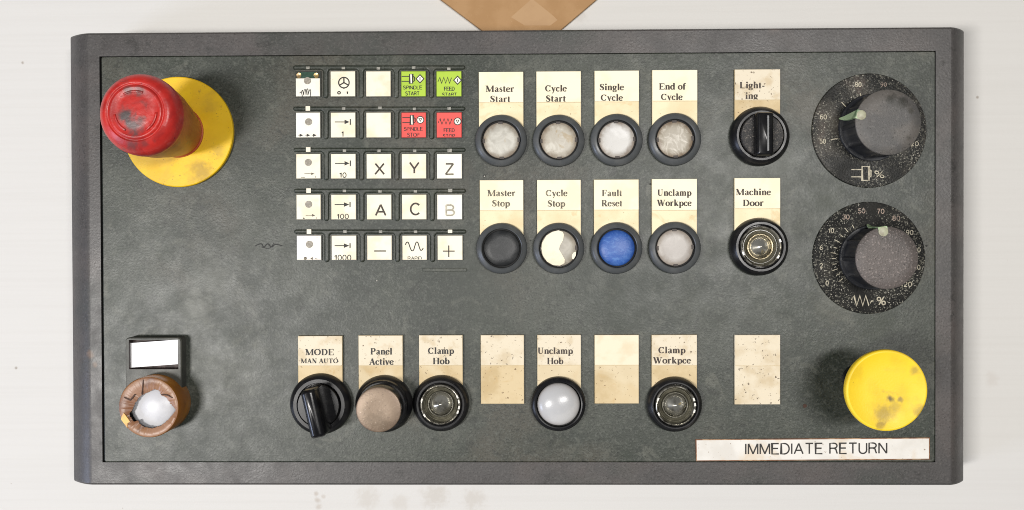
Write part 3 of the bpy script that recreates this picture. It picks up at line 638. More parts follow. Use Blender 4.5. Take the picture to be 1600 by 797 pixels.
# ---------------------------------------------------------------- clear lamps
def lamp(pc, r, lab, ring=True, lr=31.5, glints=()):
    X, Y = at(pc[0], pc[1], 10)
    m = MB()
    m.lathe([(r-0.5, -0.3), (r, 2), (r-0.5, 10), (r-3.5, 17), (r-7, 20), (lr+3.2, 20), (lr+1.6, 18), (lr+1.4, 7), (2, 6.5)], X, Y, 80)
    o = m.build('indicator_lamp', G['bezel_black'], panel, (X, Y), 0)
    label(o, lab, 'clear indicator lamps')
    m = MB()
    m.lathe([(lr, 6.6), (lr, 21), (lr-0.8, 23), (lr-1.8, 23.2), (lr-2.6, 22), (lr-3.0, 14)], X, Y, 72, cap=False)
    m.build('lens_rim', G['lamp_rim'], o, (X, Y), 20, angle=60)
    m = MB()
    m.lathe([(lr-3.0, 14), (lr-4.6, 12), (lr-5.4, 14.5), (lr-6.2, 14.5), (lr-6.8, 12), (21, 10.5), (20.2, 9.5)], X, Y, 72, cap=False)
    m.build('lamp_well', G['lamp_well'], o, (X, Y), 12, angle=60)
    m = MB()
    if ring:
        m.lathe([(20.3, 9), (20.3, 15), (19.6, 16), (18.6, 16), (18.0, 15), (18.0, 9)], X, Y, 72, cap=False)
        m.build('lens_ring', G['lamp_ring'] if ring == 'brass' else G['lamp_dull'], o, (X, Y), 12, angle=60)
    m = MB()
    m.lathe([(18.0, 9.0), (17.6, 11), (16.8, 12), (11, 15.4), (6, 18.4), (2.5, 20.4), (0.4, 21.2)], X, Y, 72)
    m.build('bulb_tip', G['lamp_cone'], o, (X, Y), 12, angle=60)
    for a in glints:  # glints on the rim, added as small pale slabs
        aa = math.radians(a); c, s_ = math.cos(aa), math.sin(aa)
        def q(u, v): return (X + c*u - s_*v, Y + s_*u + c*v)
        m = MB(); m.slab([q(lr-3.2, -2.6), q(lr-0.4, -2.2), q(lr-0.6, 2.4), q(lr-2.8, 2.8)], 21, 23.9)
        m.build('rim_glint', G['fleck'], o, q(lr-2, 0), 22, smooth=False)
    return o
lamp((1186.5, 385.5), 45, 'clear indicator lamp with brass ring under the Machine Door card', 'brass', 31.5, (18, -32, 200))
lamp((689, 630.5), 44, 'clear indicator lamp under the Clamp Hob card', True, 31, (-22, -8, 10, 26, 165, 214))  # body widened so its black base adds the shadow crescent
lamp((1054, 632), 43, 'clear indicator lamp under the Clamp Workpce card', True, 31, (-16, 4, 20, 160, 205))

# ---------------------------------------------------------------- selector switches
def selector(pc, r, lab, disc_mat, bar, ang, hbar, top_in, bar_mats, grp='rotary selector switches'):
    X, Y = at(pc[0], pc[1], 6)
    m = MB()
    m.lathe([(r-0.5, -0.3), (r, 2), (r-0.4, 8), (r-4, 15), (r-8, 18), (34.8, 18), (34, 16), (34, 10), (2, 9.5)], X, Y, 80)
    o = m.build('selector_switch', G['bezel_black'], panel, (X, Y), 0); label(o, lab, grp)
    m = MB(); m.lathe([(32.6, 9.7), (32.6, 21), (31.6, 22.5), (2, 22.5)], X, Y, 72)
    m.build('turning_disc', disc_mat, o, (X, Y), 20)
    w, l0, l1 = bar
    c, s = math.cos(math.radians(ang)), math.sin(math.radians(ang))
    def ring(ww, a, b, z, rad):
        return [(X + c*u - s*v, Y + s*u + c*v, z) for u, v in rrect(-ww, a, ww, b, rad, 4)]
    m = MB()
    m.loft([ring(w, l0, l1, 22.6, 4), ring(w, l0, l1, hbar-5, 4), ring(w-top_in*0.5, l0+1.5, l1-1.5, hbar-1.5, 3.5), ring(w-top_in, l0+3, l1-3, hbar, 3)], False, True)
    m.build('handle', bar_mats, o, (X, Y), 22, angle=45)
    return o, X, Y
o, X, Y = selector((1187, 213), 46, 'black selector switch turned upright with a dusty disc under the Lighting card', G['dusty_black'], (13.2, -33, 33), 0, 40, 4, G['black'])
m = MB(); m.box(X+2.5, Y-26, X+5.0, Y+27, 40.1, 41.0); m.build('pointer_line', G['bezel'], o, (X, Y), 40, smooth=False)
o, X, Y = selector((501, 631), 48, 'glossy black selector switch turned aslant under the MODE card', G['black'], (11.0, -42, 31), 13, 66, 7, G['black'])  # wide black base also stands in for the shadow at its right

# ---------------------------------------------------------------- emergency stop
X, Y = at(278, 206, 8)
m = MB(); m.lathe([(86, 0.2), (86.3, 4), (85.8, 7), (84.5, 8), (44, 8), (2, 7.9)], X, Y, 110)
es = m.build('emergency_stop', G['yellow'], panel, (X, Y), 0)
label(es, 'emergency stop button, worn red mushroom on a yellow disc')
m = MB(); m.lathe([(40.5, 8.2), (40.5, 11), (39.0, 12), (45.6, 48), (46.4, 49.5), (51.8, 84), (52.6, 85.5), (56.8, 128), (2, 128)], X, Y, 72)
lean = lambda mm: setattr(mm, 'v', [(x, y + 0.052*max(z-8, 0), z) for x, y, z in mm.v])   # it stands a little askew in its hole
lean(m)
m.build('stem', G['red_stem'], es, (X, Y), 60, angle=40)
m = MB()
cap = [(56, 126), (57.1, 128.5), (57.4, 134), (57.3, 141), (55.6, 148), (52, 154), (47, 158.5), (41.5, 161.2), (40.6, 160.6), (39.6, 159.6), (38.4, 159.7), (37.4, 161.2), (35.8, 162.6), (33.6, 162.6), (32.0, 161.6), (22, 162.8), (10, 163.4), (0.5, 163.6)]
m.lathe(cap, X, Y, 96); lean(m); ecap = m.build('mushroom_cap', G['red'], es, (X, Y), 120, angle=60)
# the moulded turn arrows on the cap
m = MB()
for a0, rr in ((95, 27), (-30, 28), (215, 27)):
    arc = [(X+rr*math.cos(math.radians(a0-28+k*7)), Y+rr*math.sin(math.radians(a0-28+k*7))) for k in range(9)]
    o_ = [(X+(rr+3.2)*math.cos(math.radians(a0-28+k*7)), Y+(rr+3.2)*math.sin(math.radians(a0-28+k*7))) for k in range(9)]
    m.slab(arc+o_[::-1], 159.2, 163.6, bev=0.7)
lean(m)
m.build('turn_arrows', G['red'], es, (X, Y), 120, angle=60)

# ---------------------------------------------------------------- yellow mushroom button
H = 118.0
X, Y = at(1386, 610.5, H)
m = MB(); m.lathe([(22, -0.3), (22, 6), (21, 9), (20, 10), (19, 92), (34, 99), (2, 99)], X, Y, 72)
yb_ = m.build('mushroom_button', G['black'], panel, (X, Y), 0); label(yb_, 'yellow mushroom push button with dark smudges above the return sign')
m = MB(); R = 58.2
m.lathe([(34, 98), (R-4, 103), (R-0.6, 106), (R, 109), (R, H-3), (R-0.9, H-0.8), (R-2.6, H), (R-4.2, H-0.2), (R-6, H-1.2), (30, H-2.4), (0.5, H-2.8)], X, Y, 110)
m.build('mushroom_cap', G['yellow_cap'], yb_, (X, Y), H, angle=45)

# ---------------------------------------------------------------- amber lamp with label holder
Z8 = zm(160, 500, 3.797)
HH = 20
ax, ay = at(195.5, 527.5, HH); bx, by = at(284.0, 640, HH)
wx0, wy1 = at(201.3, 531.2, HH); wx1, wy0 = at(278.8, 577.0, HH)
m = MB()
m.loft([[(x, y, z) for x, y in rr] for rr, z in ((rrect(ax, wy0-70, bx, ay, 6), -0.3), (rrect(ax, wy0-70, bx, ay, 6), HH-2), (rrect(ax+1.5, wy0-68, bx-1.5, ay-1.5, 5), HH))], cap1=False)
# top face as four pieces butted round the window, then window walls and floor
rt = rrect(ax+1.5, wy0-68, bx-1.5, ay-1.5, 5)
n = len(rt); rin = []
for p in rt:
    rin.append((min(max(p[0], wx0), wx1), min(max(p[1], wy0), wy1)))
ids_o = [m.vert(x, y, HH) for x, y in rt]; ids_i = [m.vert(x, y, HH) for x, y in rin]; ids_b = [m.vert(x, y, 6) for x, y in rin]
for i in range(n):
    j = (i+1) % n
    m.face((ids_o[i], ids_o[j], ids_i[j], ids_i[i])); m.face((ids_i[i], ids_i[j], ids_b[j], ids_b[i]), 1)
m.poly([(wx0, wy0), (wx1, wy0), (wx1, wy1), (wx0, wy1)], 6, 1)
hl = m.build('label_holder', [G['holder'], G['holder_in']], panel, ((ax+bx)/2, (wy0+wy1)/2), 0, angle=30)
label(hl, 'grey raised label holder with a blank white slip set askew')
m = MB(); P = [at(*Z8(*p), 14) for p in [(159, 138), (449, 117), (448, 262), (162, 283)]]
m.slab(P, 10, 14); m.build('paper_slip', G['paper_white'], hl, ((ax+bx)/2, (wy0+wy1)/2), 10, smooth=False)

RH = 50.0
X, Y = at(232, 636.5, RH); RR = 46.3
openz = [(165, 545), (180, 515), (200, 480), (235, 445), (275, 430), (300, 414), (330, 420), (345, 450), (372, 462), (400, 500), (432, 540), (418, 556), (402, 578), (375, 605), (330, 632), (280, 645), (225, 630), (205, 598), (182, 606), (150, 560)]
op = []
for p in openz:
    wx, wy = at(*Z8(*p), RH); op.append((math.atan2(wy-Y, wx-X) % (2*PI), math.hypot(wx-X, wy-Y)))
op.sort()
def rad_at(a):
    a %= 2*PI
    e = [(op[-1][0]-2*PI, op[-1][1])] + op + [(op[0][0]+2*PI, op[0][1])]
    for (a0, r0), (a1, r1) in zip(e, e[1:]):
        if a0 <= a <= a1: return r0 + (r1-r0)*(a-a0)/max(a1-a0, 1e-6)
    return 30
seg = 120
def rg(fr, z, jit=0): return [(X+fr(2*PI*i/seg)*math.cos(2*PI*i/seg), Y+fr(2*PI*i/seg)*math.sin(2*PI*i/seg), z+(jit*math.sin(i*1.7)*math.cos(i*0.61) if jit else 0)) for i in range(seg)]
rnd = [random.uniform(-1, 1) for _ in range(seg)]
inn = lambda a: min(rad_at(a) + 0.8*rnd[int(round(a/(2*PI)*seg)) % seg], RR-6)
m = MB()
m.loft([rg(lambda a: RR-0.5, -0.3), rg(lambda a: RR, 2), rg(lambda a: RR, RH-3), rg(lambda a: RR-1.2, RH-0.7), rg(lambda a: RR-3, RH), rg(lambda a: (RR-3+inn(a))/2, RH-1.0, 0.7), rg(inn, RH-3.5, 0.8), rg(lambda a: inn(a)+0.4, RH-6), rg(lambda a: RR-4, RH-8), rg(lambda a: RR-4, 1)],
       False, False, mis=[1, 1, 1, 0, 0, 0, 0, 2, 2])
am = m.build('amber_lamp', [G['amber_top'], G['amber_side'], G['gap']], panel, (X, Y), 0, angle=35)
label(am, 'round amber lamp with torn copper rim around a white dome')
m = MB()
m.lathe([(40, 1), (38.5, 24)] + [(38*math.cos(a), 24+18*math.sin(a)) for a in [k*PI/2/10 for k in range(1, 10)]] + [(0.4, 42)], X+1, Y-2, 64)
m.build('lamp_dome', G['ball_white'], am, (X+1, Y-2), 30, angle=60)
m = MB(); P = [at(*Z8(*p), RH) for p in [(128, 552), (165, 602), (150, 612), (150, 640), (112, 590), (116, 570)]]
m.slab(P, RH-2, RH+0.9); m.build('broken_shard', G['amber_shard'], am, (X, Y), RH, smooth=False)
for pp in ([(240, 352), (246, 355), (240, 405), (236, 445), (231, 440), (236, 400)], [(130, 455), (165, 470), (190, 440), (195, 446), (166, 480), (128, 462)], [(350, 440), (385, 442), (418, 460), (414, 464), (384, 449), (350, 446)]):
    m = MB(); P = [at(*Z8(*p), RH) for p in pp]; m.slab(P, RH-2, RH+0.35); m.build('rim_crack', G['rust'], am, (X, Y), RH, smooth=False)

# ---------------------------------------------------------------- keypad
colx = [[462, 500], [516.4, 555], [572, 610.4], [627, 665.2], [682, 721]]
rowy = [[111.5, 150.4], [176, 214.6], [240.6, 278.8], [304.2, 342.7], [368.2, 406]]
drift = [0, 0.3, 0.7, 1.1, 1.7]
KH = 4.0
def keybox(r, c):
    x0_, x1_ = colx[c]; y0_, y1_ = rowy[r]
    return (x0_+drift[r], y0_, x1_+drift[r], y1_)
def clip_text(mb, ymin_px, h):
    return clip_below(mb, at(600, ymin_px, h)[1])
names = [['worn cream key with an exposed circuit strip and hand symbol', 'cream key with handwheel symbol and 0 1', 'blank cream key, upper of the two blank ones', 'lime green SPINDLE START key', 'lime green FEED START key'],
         ['cream key with grey dot over three arrowheads', 'cream key with arrow to a stop bar over 1', 'blank cream key, lower of the two blank ones', 'coral red SPINDLE STOP key', 'coral red FEED STOP key'],
         ['cream key with grey dot and faint arrow beside the 10 key', 'cream key with arrow to a stop bar over 10', 'cream key lettered X', 'cream key lettered Y', 'cream key lettered Z in grey'],
         ['cream key with grey dot and faint arrow beside the 100 key', 'cream key with arrow to a stop bar over 100', 'cream key lettered A', 'cream key lettered C', 'bright cream key lettered B in faded grey'],
         ['greyish worn key with grey dot and specks', 'cream key with arrow to a stop bar over 1000', 'cream key with minus sign', 'cream key with wavy line over RAPID', 'cream key with plus sign']]
keys = {}
Z2 = zm(440, 80, 3.987); Z3 = zm(440, 270, 4.687)
for r in range(5):
    for c in range(5):
        a, b, cc, d = keybox(r, c)
        X0, Y1 = at(a, b, KH); X1, Y0 = at(cc, d, KH)
        m = MB()
        m.box(X0-0.7, Y0-1.0, X1+0.9, Y1+0.5, -0.3, KH-1.4, 1)
        mat = G['key']
        if c >= 3 and r == 0: mat = G['key_green']
        if c >= 3 and r == 1: mat = G['key_red']
        if (r, c) in ((3, 4), (2, 4), (0, 0), (1, 0)): mat = G['key_white']
        if (r, c) == (4, 0): mat = G['key_pink']
        top = Y1 if (r, c) != (0, 0) else at(a, 122.5, KH)[1]
        m.box(X0, Y0, X1, top, KH-1.4, KH, 0, 0.5)
        k = m.build('key', [mat, G['key_rim']], panel, ((X0+X1)/2, (Y0+Y1)/2), 0, smooth=False)
        label(k, names[r][c], 'square keys of the keypad')
        keys[(r, c)] = (k, (X0+X1)/2, (Y0+Y1)/2)
def sym(r, c, mb, mat='ink', name='symbol', clip=None, h=KH+0.3):
    if clip: mb = clip_text(mb, clip, h)
    k, X, Y = keys[(r, c)]
    mb.build(name, G[mat], k, (X, Y), KH, smooth=False)
hk = KH+0.3
# grey dots of the first column
for r, (x, y) in enumerate([(161, 184), (168, 440), (166, 693)]):
    m = MB(); disc(m, Z2(x, y), 5.6, hk); sym(r, 0, m, 'dot', 'grey_dot')
for r, (x, y) in ((3, (198, 231)), (4, (204, 524))):
    m = MB(); disc(m, Z3(x, y), 5.6, hk); sym(r, 0, m, 'dot', 'grey_dot')
# exposed strip on the first key
k, X, Y = keys[(0, 0)]
m = MB(); A = at(*Z2(120, 166), 3.4); B = at(*Z2(208, 130), 3.4); m.box(A[0], A[1], B[0], B[1], 1, 3.4); m.build('circuit_strip', G['pcb'], k, (X, Y), 2, smooth=False)
for cx_ in (108, 215):
    m = MB(); P = at(*Z2(cx_, 150), 3.0); m.lathe([(4.4, 1), (4.4, 2.8), (3.6, 3.6), (1.5, 3.2), (0.3, 3.1)], P[0], P[1], 24); m.build('brass_contact', G['brass'], k, P, 2)
m = MB()
line(m, [(112, 262), (122, 255), (130, 285), (133, 300)], 1.15, hk, Z2, sm=True)
line(m, [(124, 256), (130, 244), (138, 275)], 1.15, hk, Z2, sm=True)
line(m, [(138, 275), (140, 246), (148, 240), (152, 272)], 1.15, hk+.02, Z2, sm=True)
line(m, [(152, 272), (157, 238), (164, 240), (163, 275)], 1.15, hk+.04, Z2, sm=True)
line(m, [(163, 275), (174, 242), (181, 246), (178, 282)], 1.15, hk+.06, Z2, sm=True)
sym(0, 0, m, clip=150)
# handwheel key
m = MB(); ring_line(m, Z2(388, 196), 8.2, 1.9, hk)
for a in (90, 210, 330):
    P = at(*Z2(388, 196), hk)
    m.stroke([(P[0], P[1], 2.0), (P[0]+8*math.cos(math.radians(a)), P[1]+8*math.sin(math.radians(a)), 2.0)], hk+.02)
P = at(*Z2(388, 233), hk); m.poly([(P[0]-3, P[1]+1.6), (P[0]+3, P[1]+1.6), (P[0], P[1]-.9)], hk+.03)
for s_, xa, xb in (('0', 346, 369), ('1', 402, 416)):
    sans_line(m, s_, *[Z2(q, 0)[0] for q in (xa, xb)], Z2(0, 270)[1], Z2(0, 248)[1], hk+.01, w=1.7)
line(m, [(351, 259), (351.5, 259)], 1, hk+.01, Z2)
sym(0, 1, m)
# start and stop keys
def spindle(conv, ox, oy):
    m = MB()
    for yy in (157, 188): line(m, [(748+ox, yy+oy), (797+ox, yy+oy)], 1.3, hk, conv)
    line(m, [(798+ox, 143+oy), (816+ox, 143+oy), (816+ox, 201+oy), (798+ox, 201+oy)], 1.6, hk+.02, conv, closed=True)
    line(m, [(820+ox, 157+oy), (828+ox, 163+oy), (828+ox, 184+oy), (820+ox, 189+oy)], 1.5, hk+.03, conv)
    return m
def feed(conv, ox, oy):
    m = MB()
    line(m, [(974+ox, 190+oy), (984+ox, 163+oy), (997+ox, 200+oy), (1010+ox, 163+oy), (1022+ox, 200+oy), (1034+ox, 163+oy), (1046+ox, 200+oy), (1058+ox, 165+oy)], 1.3, hk, conv)
    return m
def diamond(m, x, y, conv):
    line(m, [(x, y-25), (x+24, y), (x, y+25), (x-24, y)], 1.5, hk+.04, conv, closed=True)
    line(m, [(x, y-11), (x, y+11)], 1.3, hk+.05, conv)
def stopc(m, x, y, conv):
    ring_line(m, conv(x, y), 5.4, 1.3, hk+.04)
    line(m, [(x-9, y-8), (x+9, y-8), (x, y+9)], 1.1, hk+.05, conv, closed=True)
def words(m, conv, lines):
    for (s_, xa, xb, yb_2, yt_2) in lines:
        sans_line(m, s_, conv(xa, 0)[0], conv(xb, 0)[0], conv(0, yb_2)[1], conv(0, yt_2)[1], hk+.01)
m = spindle(Z2, 0, 0); diamond(m, 862, 172, Z2); words(m, Z2, [('SPINDLE', 756, 876, 239, 214), ('START', 770, 859, 277, 250)]); sym(0, 3, m, clip=149.8)
m = feed(Z2, 0, 0); diamond(m, 1096, 181, Z2); words(m, Z2, [('FEED', 1012, 1078, 248, 221), ('START', 1000, 1092, 285, 258)]); sym(0, 4, m, clip=149.8)
m = spindle(Z2, 4, 257); stopc(m, 864, 428, Z2); words(m, Z2, [('SPINDLE', 760, 880, 497, 472), ('STOP', 782, 858, 535, 508)]); sym(1, 3, m, clip=214)
m = feed(Z2, 2, 256); stopc(m, 1096, 437, Z2); words(m, Z2, [('FEED', 1010, 1078, 505, 480), ('STOP', 1004, 1080, 543, 516)]); sym(1, 4, m, clip=214)
# pale plates behind the little signs
for (r, c, x, y, sh) in ((0, 3, 862, 172, 'd'), (0, 4, 1096, 181, 'd'), (1, 3, 864, 428, 'c'), (1, 4, 1096, 437, 'c')):
    m = MB()
    if sh == 'd': m.poly([at(*Z2(*p), hk-.15) for p in ((x, y-25), (x+24, y), (x, y+25), (x-24, y))], hk-.15)
    else: disc(m, Z2(x, y), 5.4, hk-.15)
    sym(r, c, m, 'key_white', 'sign_ground')
for (r, ox, oy) in ((0, 0, 0), (1, 4, 257)):
    m = MB(); m.poly([at(*Z2(x+ox, y+oy), hk-.15) for x, y in ((798, 143), (816, 143), (816, 201), (798, 201))], hk-.15); sym(r, 3, m, 'key_white', 'sign_ground')
# arrows to a stop bar
def arrow_key(conv, y, x0_, xt, x1_, num):
    m = MB()
    line(m, [(x0_, y), (xt, y)], 1.4, hk, conv)
    s_ = 18/(4.2 if conv is Z2 else 3.6)
    m.poly([at(*conv(xt-2, y-14*(1 if conv is Z2 else 1.2)), hk), at(*conv(x1_-5, y), hk), at(*conv(xt-2, y+14*(1 if conv is Z2 else 1.2)), hk)], hk+.02)
    line(m, [(x1_, y-18), (x1_, y+18)], 1.7, hk+.03, conv)
    words(m, conv, [num])
    return m
sym(1, 1, arrow_key(Z2, 441, 331, 394, 428, ('1', 372, 385, 535, 498)), clip=214)
sym(2, 1, arrow_key(Z2, 699, 333, 394, 428, ('10', 358, 404, 790, 755)), clip=278.4)
sym(3, 1, arrow_key(Z3, 233, 388, 458, 501, ('100', 402, 492, 340, 300)), clip=342.2)
sym(4, 1, arrow_key(Z3, 534, 388, 458, 501, ('1000', 384, 510, 643, 600)), clip=405.6)
def lone(r, c, s_, box, mat='ink', conv=Z2):
    m = MB(); words(m, conv, [(s_, *box)]); sym(r, c, m, mat, 'lettering')
lone(2, 2, 'X', (577, 644, 772, 695), 'ink_brown'); lone(2, 3, 'Y', (793, 860, 766, 688), 'ink_brown'); lone(2, 4, 'Z', (1016, 1076, 772, 697), 'ink_faded')
lone(3, 2, 'A', (683, 768, 319, 227), 'ink_brown', Z3); lone(3, 3, 'C', (939, 1021, 313, 218), 'ink_brown', Z3); lone(3, 4, 'B', (1200, 1270, 318, 231), 'ink_pale', Z3)
m = MB(); line(m, [(678, 573), (764, 573)], 1.9, hk, Z3); sym(4, 2, m)
m = MB(); line(m, [(1181, 574), (1267, 574)], 1.7, hk, Z3); line(m, [(1224, 532), (1224, 617)], 1.7, hk+.02, Z3); sym(4, 4, m, 'ink_brown')
m = MB(); line(m, [(906, 528), (915, 510), (928, 512), (940, 545), (952, 570), (966, 566), (976, 535), (986, 509), (998, 513), (1008, 545), (1018, 567), (1030, 564), (1037, 550)], 1.5, hk, Z3, sm=True)
words(m, Z3, [('RAPID', 923, 1026, 640, 612)]); sym(4, 3, m, clip=405.6)
# small arrows of the first column
m = MB()
for x in (112, 156, 196):
    m.poly([at(*Z2(x, 514), hk), at(*Z2(x+22, 524), hk), at(*Z2(x, 534), hk)], hk)
    line(m, [(x-8, 524), (x, 524)], .8, hk+.02, Z2)
sym(1, 0, m, clip=214)
m = MB(); line(m, [(142, 763), (190, 763)], .8, hk, Z2); m.poly([at(*Z2(184, 756), hk), at(*Z2(206, 764), hk), at(*Z2(184, 771), hk)], hk+.02); line(m, [(120, 787), (145, 787)], .7, hk, Z2); line(m, [(212, 776), (212, 788)], .7, hk, Z2); sym(2, 0, m, 'ink_faded')
m = MB(); line(m, [(176, 312), (230, 312)], .8, hk, Z3); m.poly([at(*Z3(222, 302), hk), at(*Z3(246, 313), hk), at(*Z3(222, 322), hk)], hk+.02); m.poly([at(*Z3(154, 338), hk), at(*Z3(162, 326), hk), at(*Z3(170, 338), hk)], hk); line(m, [(253, 325), (253, 338)], .7, hk, Z3); sym(3, 0, m, 'ink_faded')
m = MB(); disc(m, Z3(173, 627), 2.4, hk); m.poly([at(*Z3(210, 628), hk), at(*Z3(228, 617), hk), at(*Z3(228, 638), hk)], hk); line(m, [(244, 628), (262, 632)], .7, hk, Z3); sym(4, 0, m, 'ink_faded')

# light windows above the keys
ledz = {0: [(165, 104), (385, 105), (603, 107), (824, 103), (1042, 110)], 1: [(164, 357), (387, 358), (613, 353), (828, 360), (1044, 357)], 2: [(166, 613), (392, 620), (607, 620), (829, 621), (1047, 619)]}
led3 = {3: [(198, 131), (460, 133), (721, 136), (980, 136), (1234, 130)], 4: [(201, 431), (464, 431), (725, 431), (981, 432), (1234, 429)]}
RIDGE_H = 2.3
for r in range(5):
    conv = Z2 if r < 3 else Z3
    for c, (x, y) in enumerate((ledz.get(r) or led3.get(r))):
        on = (c == 0 and r > 0)
        hx = 3.5 if on else (2.6 if c < 4 or r < 2 else 3.4); hy = 3.6 if on else (1.9 if c < 4 or r < 2 else 2.6)
        P = at(*conv(x, y), RIDGE_H)
        m = MB(); m.box(P[0]-hx, P[1]-hy, P[0]+hx, P[1]+hy, RIDGE_H-.4, RIDGE_H+0.5)
        o = m.build('key_light', G['led_on' if on or (c == 4 and r == 4) else 'led_off'], panel, P, RIDGE_H, smooth=False)
        o['group'] = 'little light windows above the keys'
        if on: o['label'] = 'bright cream light window above the first key of its row'
# embossed comb ridges between the keys
combs = [(101.5, 108.6, 153.5), (166, 173, 217.8), (230.5, 237.5, 282), (294.5, 301.5, 345.8), (358.5, 365.4, 410)]
for r, (yt_, yb2, yf) in enumerate(combs):
    xa, xb = 457+drift[r], 727+drift[r]
    pts = []
    def Q(x, y): return at(x, y, RIDGE_H)
    for k in range(7):      # rounded right end
        a = math.radians(90-180*k/6); pts.append((xb-3.5+3.5*math.cos(a), (yt_+yb2)/2-3.5*math.sin(a)))
    for c in (3, 2, 1, 0):
        gx = (colx[c][1]+colx[c+1][0])/2 + drift[r] + 0.4
        pts.append((gx+7.5, yb2)); pts.append((gx+5.2, yb2+1.5))
        pts.append((gx+4.2, yb2+4))
        for k in range(7):
            a = math.radians(-180*k/6); pts.append((gx+4.2*math.cos(a), yf-4.2-4.2*math.sin(a)))
        pts.append((gx-4.2, yb2+4)); pts.append((gx-5.2, yb2+1.5)); pts.append((gx-7.5, yb2))
    for k in range(7):
        a = math.radians(270-180*k/6); pts.append((xa+3.5+3.5*math.cos(a), (yt_+yb2)/2-3.5*math.sin(a)))
    P = [Q(*p) for p in pts]
    area2 = sum(P[i][0]*P[(i+1) % len(P)][1]-P[(i+1) % len(P)][0]*P[i][1] for i in range(len(P)))
    if area2 < 0: P = P[::-1]
    m = MB()
    rings = [[(x, y, z) for x, y in inset(P, d)] for d, z in ((0, -0.5), (0.3, 0.5), (0.9, 1.2), (1.7, 1.9), (2.8, RIDGE_H))]
    m.loft(rings, False, False); 
    top = [m.vert(*p) for p in rings[-1]]; m.face(top)
    o = m.build('keypad_ridge', G['plate'], panel, ((P[0][0]+P[-1][0])/2, P[0][1]), 0, smooth=False); o['group'] = 'raised ridges round the keypad rows'
m = MB(); P = [at(x, y, 2) for x, y in ((660, 419), (728, 419), (730, 422), (728, 425), (660, 424))]; m.slab(P, -0.5, 0.7, bev=0.6); o = m.build('keypad_ridge', G['plate'], panel, P[0], 0, smooth=False); o['group'] = 'raised ridges round the keypad rows'

# ---------------------------------------------------------------- dials
def dial(pc, r, rk, hk_, disc_mat, top_mat, top_c, lab, ang):
    X, Y = at(pc[0], pc[1], 3)
    m = MB(); m.lathe([(r-0.3, -0.3), (r, 1.5), (r-0.8, 3.0), (r-2.5, 3.2), (60, 3.2), (2, 3.2)], X, Y, 110)
    d = m.build('override_dial', disc_mat, panel, (X, Y), 0); label(d, lab, 'override dials')
    # knob axis chosen so that the cap sits where it does
    KX, KY = at(top_c[0], top_c[1], hk_)
    seg = 144
    def rr(base, amp):
        out = []
        for i in range(seg):
            a = 2*PI*i/seg; ph = (a*10/(2*PI)) % 1.0
            g = 1.0 if ph < 0.14 else (0.35 if ph < 0.20 or ph > 0.94 else 0.0)
            R_ = base + amp*g
            out.append((R_*math.cos(a), R_*math.sin(a)))
        return out
    m = MB()
    def rg_(base, amp, z): return [(KX+x, KY+y, z) for x, y in rr(base, amp)]
    m.loft([rg_(rk+3.6, 0, 3.3), rg_(rk+3.6, 0, 6), rg_(rk+2.6, 0, 7.5), rg_(rk-2.0, 2.4, 8.2), rg_(rk-2.6, 2.2, hk_-6), rg_(rk-1.2, 0.8, hk_-4.5), rg_(rk-.4, 0, hk_-3)], False, True)
    kb = m.build('knob', G['knob'], d, (KX, KY), 0, angle=35)
    m = MB(); m.lathe([(rk-1, hk_-3.4), (rk, hk_-2.4), (rk, hk_-1.2), (rk-1.2, hk_), (30, hk_+0.15), (0.5, hk_+0.2)], KX, KY, 96)
    m.build('knob_face', top_mat, d, (KX, KY), hk_, angle=45)
    # pointer: a strip that climbs the knob side and ends in a round tip on the face
    a = math.radians(ang); c, s = math.cos(a), math.sin(a)
    def W(u, v): return (KX+c*u-s*v, KY+s*u+c*v)
    secs = [(rk+5.6, 0.8, 7.6), (rk+2.0, 3.2, 18), (rk+0.9, 5.0, 36), (rk+0.9, 6.0, hk_-6), (rk+0.4, 6.6, hk_+0.6), (rk-4, 6.6, hk_+1.6)]
    m = MB(); prev = None
    for (u, w, z) in secs:
        ids = [m.vert(*W(u, w), z), m.vert(*W(u, -w), z), m.vert(*W(u-2.6, -w), z-1.0), m.vert(*W(u-2.6, w), z-1.0)]
        if prev:
            for i in range(4):
                j = (i+1) % 4; m.face((prev[i], prev[j], ids[j], ids[i]))
        else: m.face(ids[::-1])
        prev = ids
    m.face(prev)
    m.build('pointer', G['pointer'], d, W(rk, 0), 30, angle=50)
    tx, ty = W(rk-7.0, 0)
    m = MB(); m.lathe([(7.2, hk_-0.2), (7.0, hk_+1.7), (5.8, hk_+2.3), (.4, hk_+2.6)], tx, ty, 32); m.build('pointer_tip', G['pointer_tip'], d, (tx, ty), hk_)
    return d, X, Y
Z6 = zm(1120, 90, 3.794); Z7 = zm(1120, 265, 3.253)
d1, X, Y = dial((1358.5, 204), 88.5, 48.4, 66, G['dial_worn'], G['knob_smooth'], (1388, 191), 'upper override dial with spindle symbol, pointer at 60', 165)
hd = 3.45
m = MB(); 
for s_, x, y, hw, hh_ in (('80', 838, 160, 20, 15), ('60', 632, 352, 21, 15), ('50', 628, 496, 19, 15)):
    sans_line(m, s_, *[Z6(q, 0)[0] for q in (x-hw, x+hw)], Z6(0, y+hh_)[1], Z6(0, y-hh_)[1], hd)
sans_line(m, '120', Z6(1128, 0)[0], Z6(1197, 0)[0], Z6(0, 525)[1], Z6(0, 496)[1], hd)
sans_line(m, '%', Z6(934, 0)[0], Z6(994, 0)[0], Z6(0, 708)[1], Z6(0, 668)[1], hd, shear=-0.15)
for yy in (664, 707): line(m, [(798, yy), (858, yy)], 1.5, hd, Z6)
line(m, [(862, 646), (902, 646), (902, 728), (862, 728)], 2.0, hd+.03, Z6, closed=True)
line(m, [(904, 664), (914, 670), (914, 704), (904, 710)], 1.5, hd+.05, Z6)
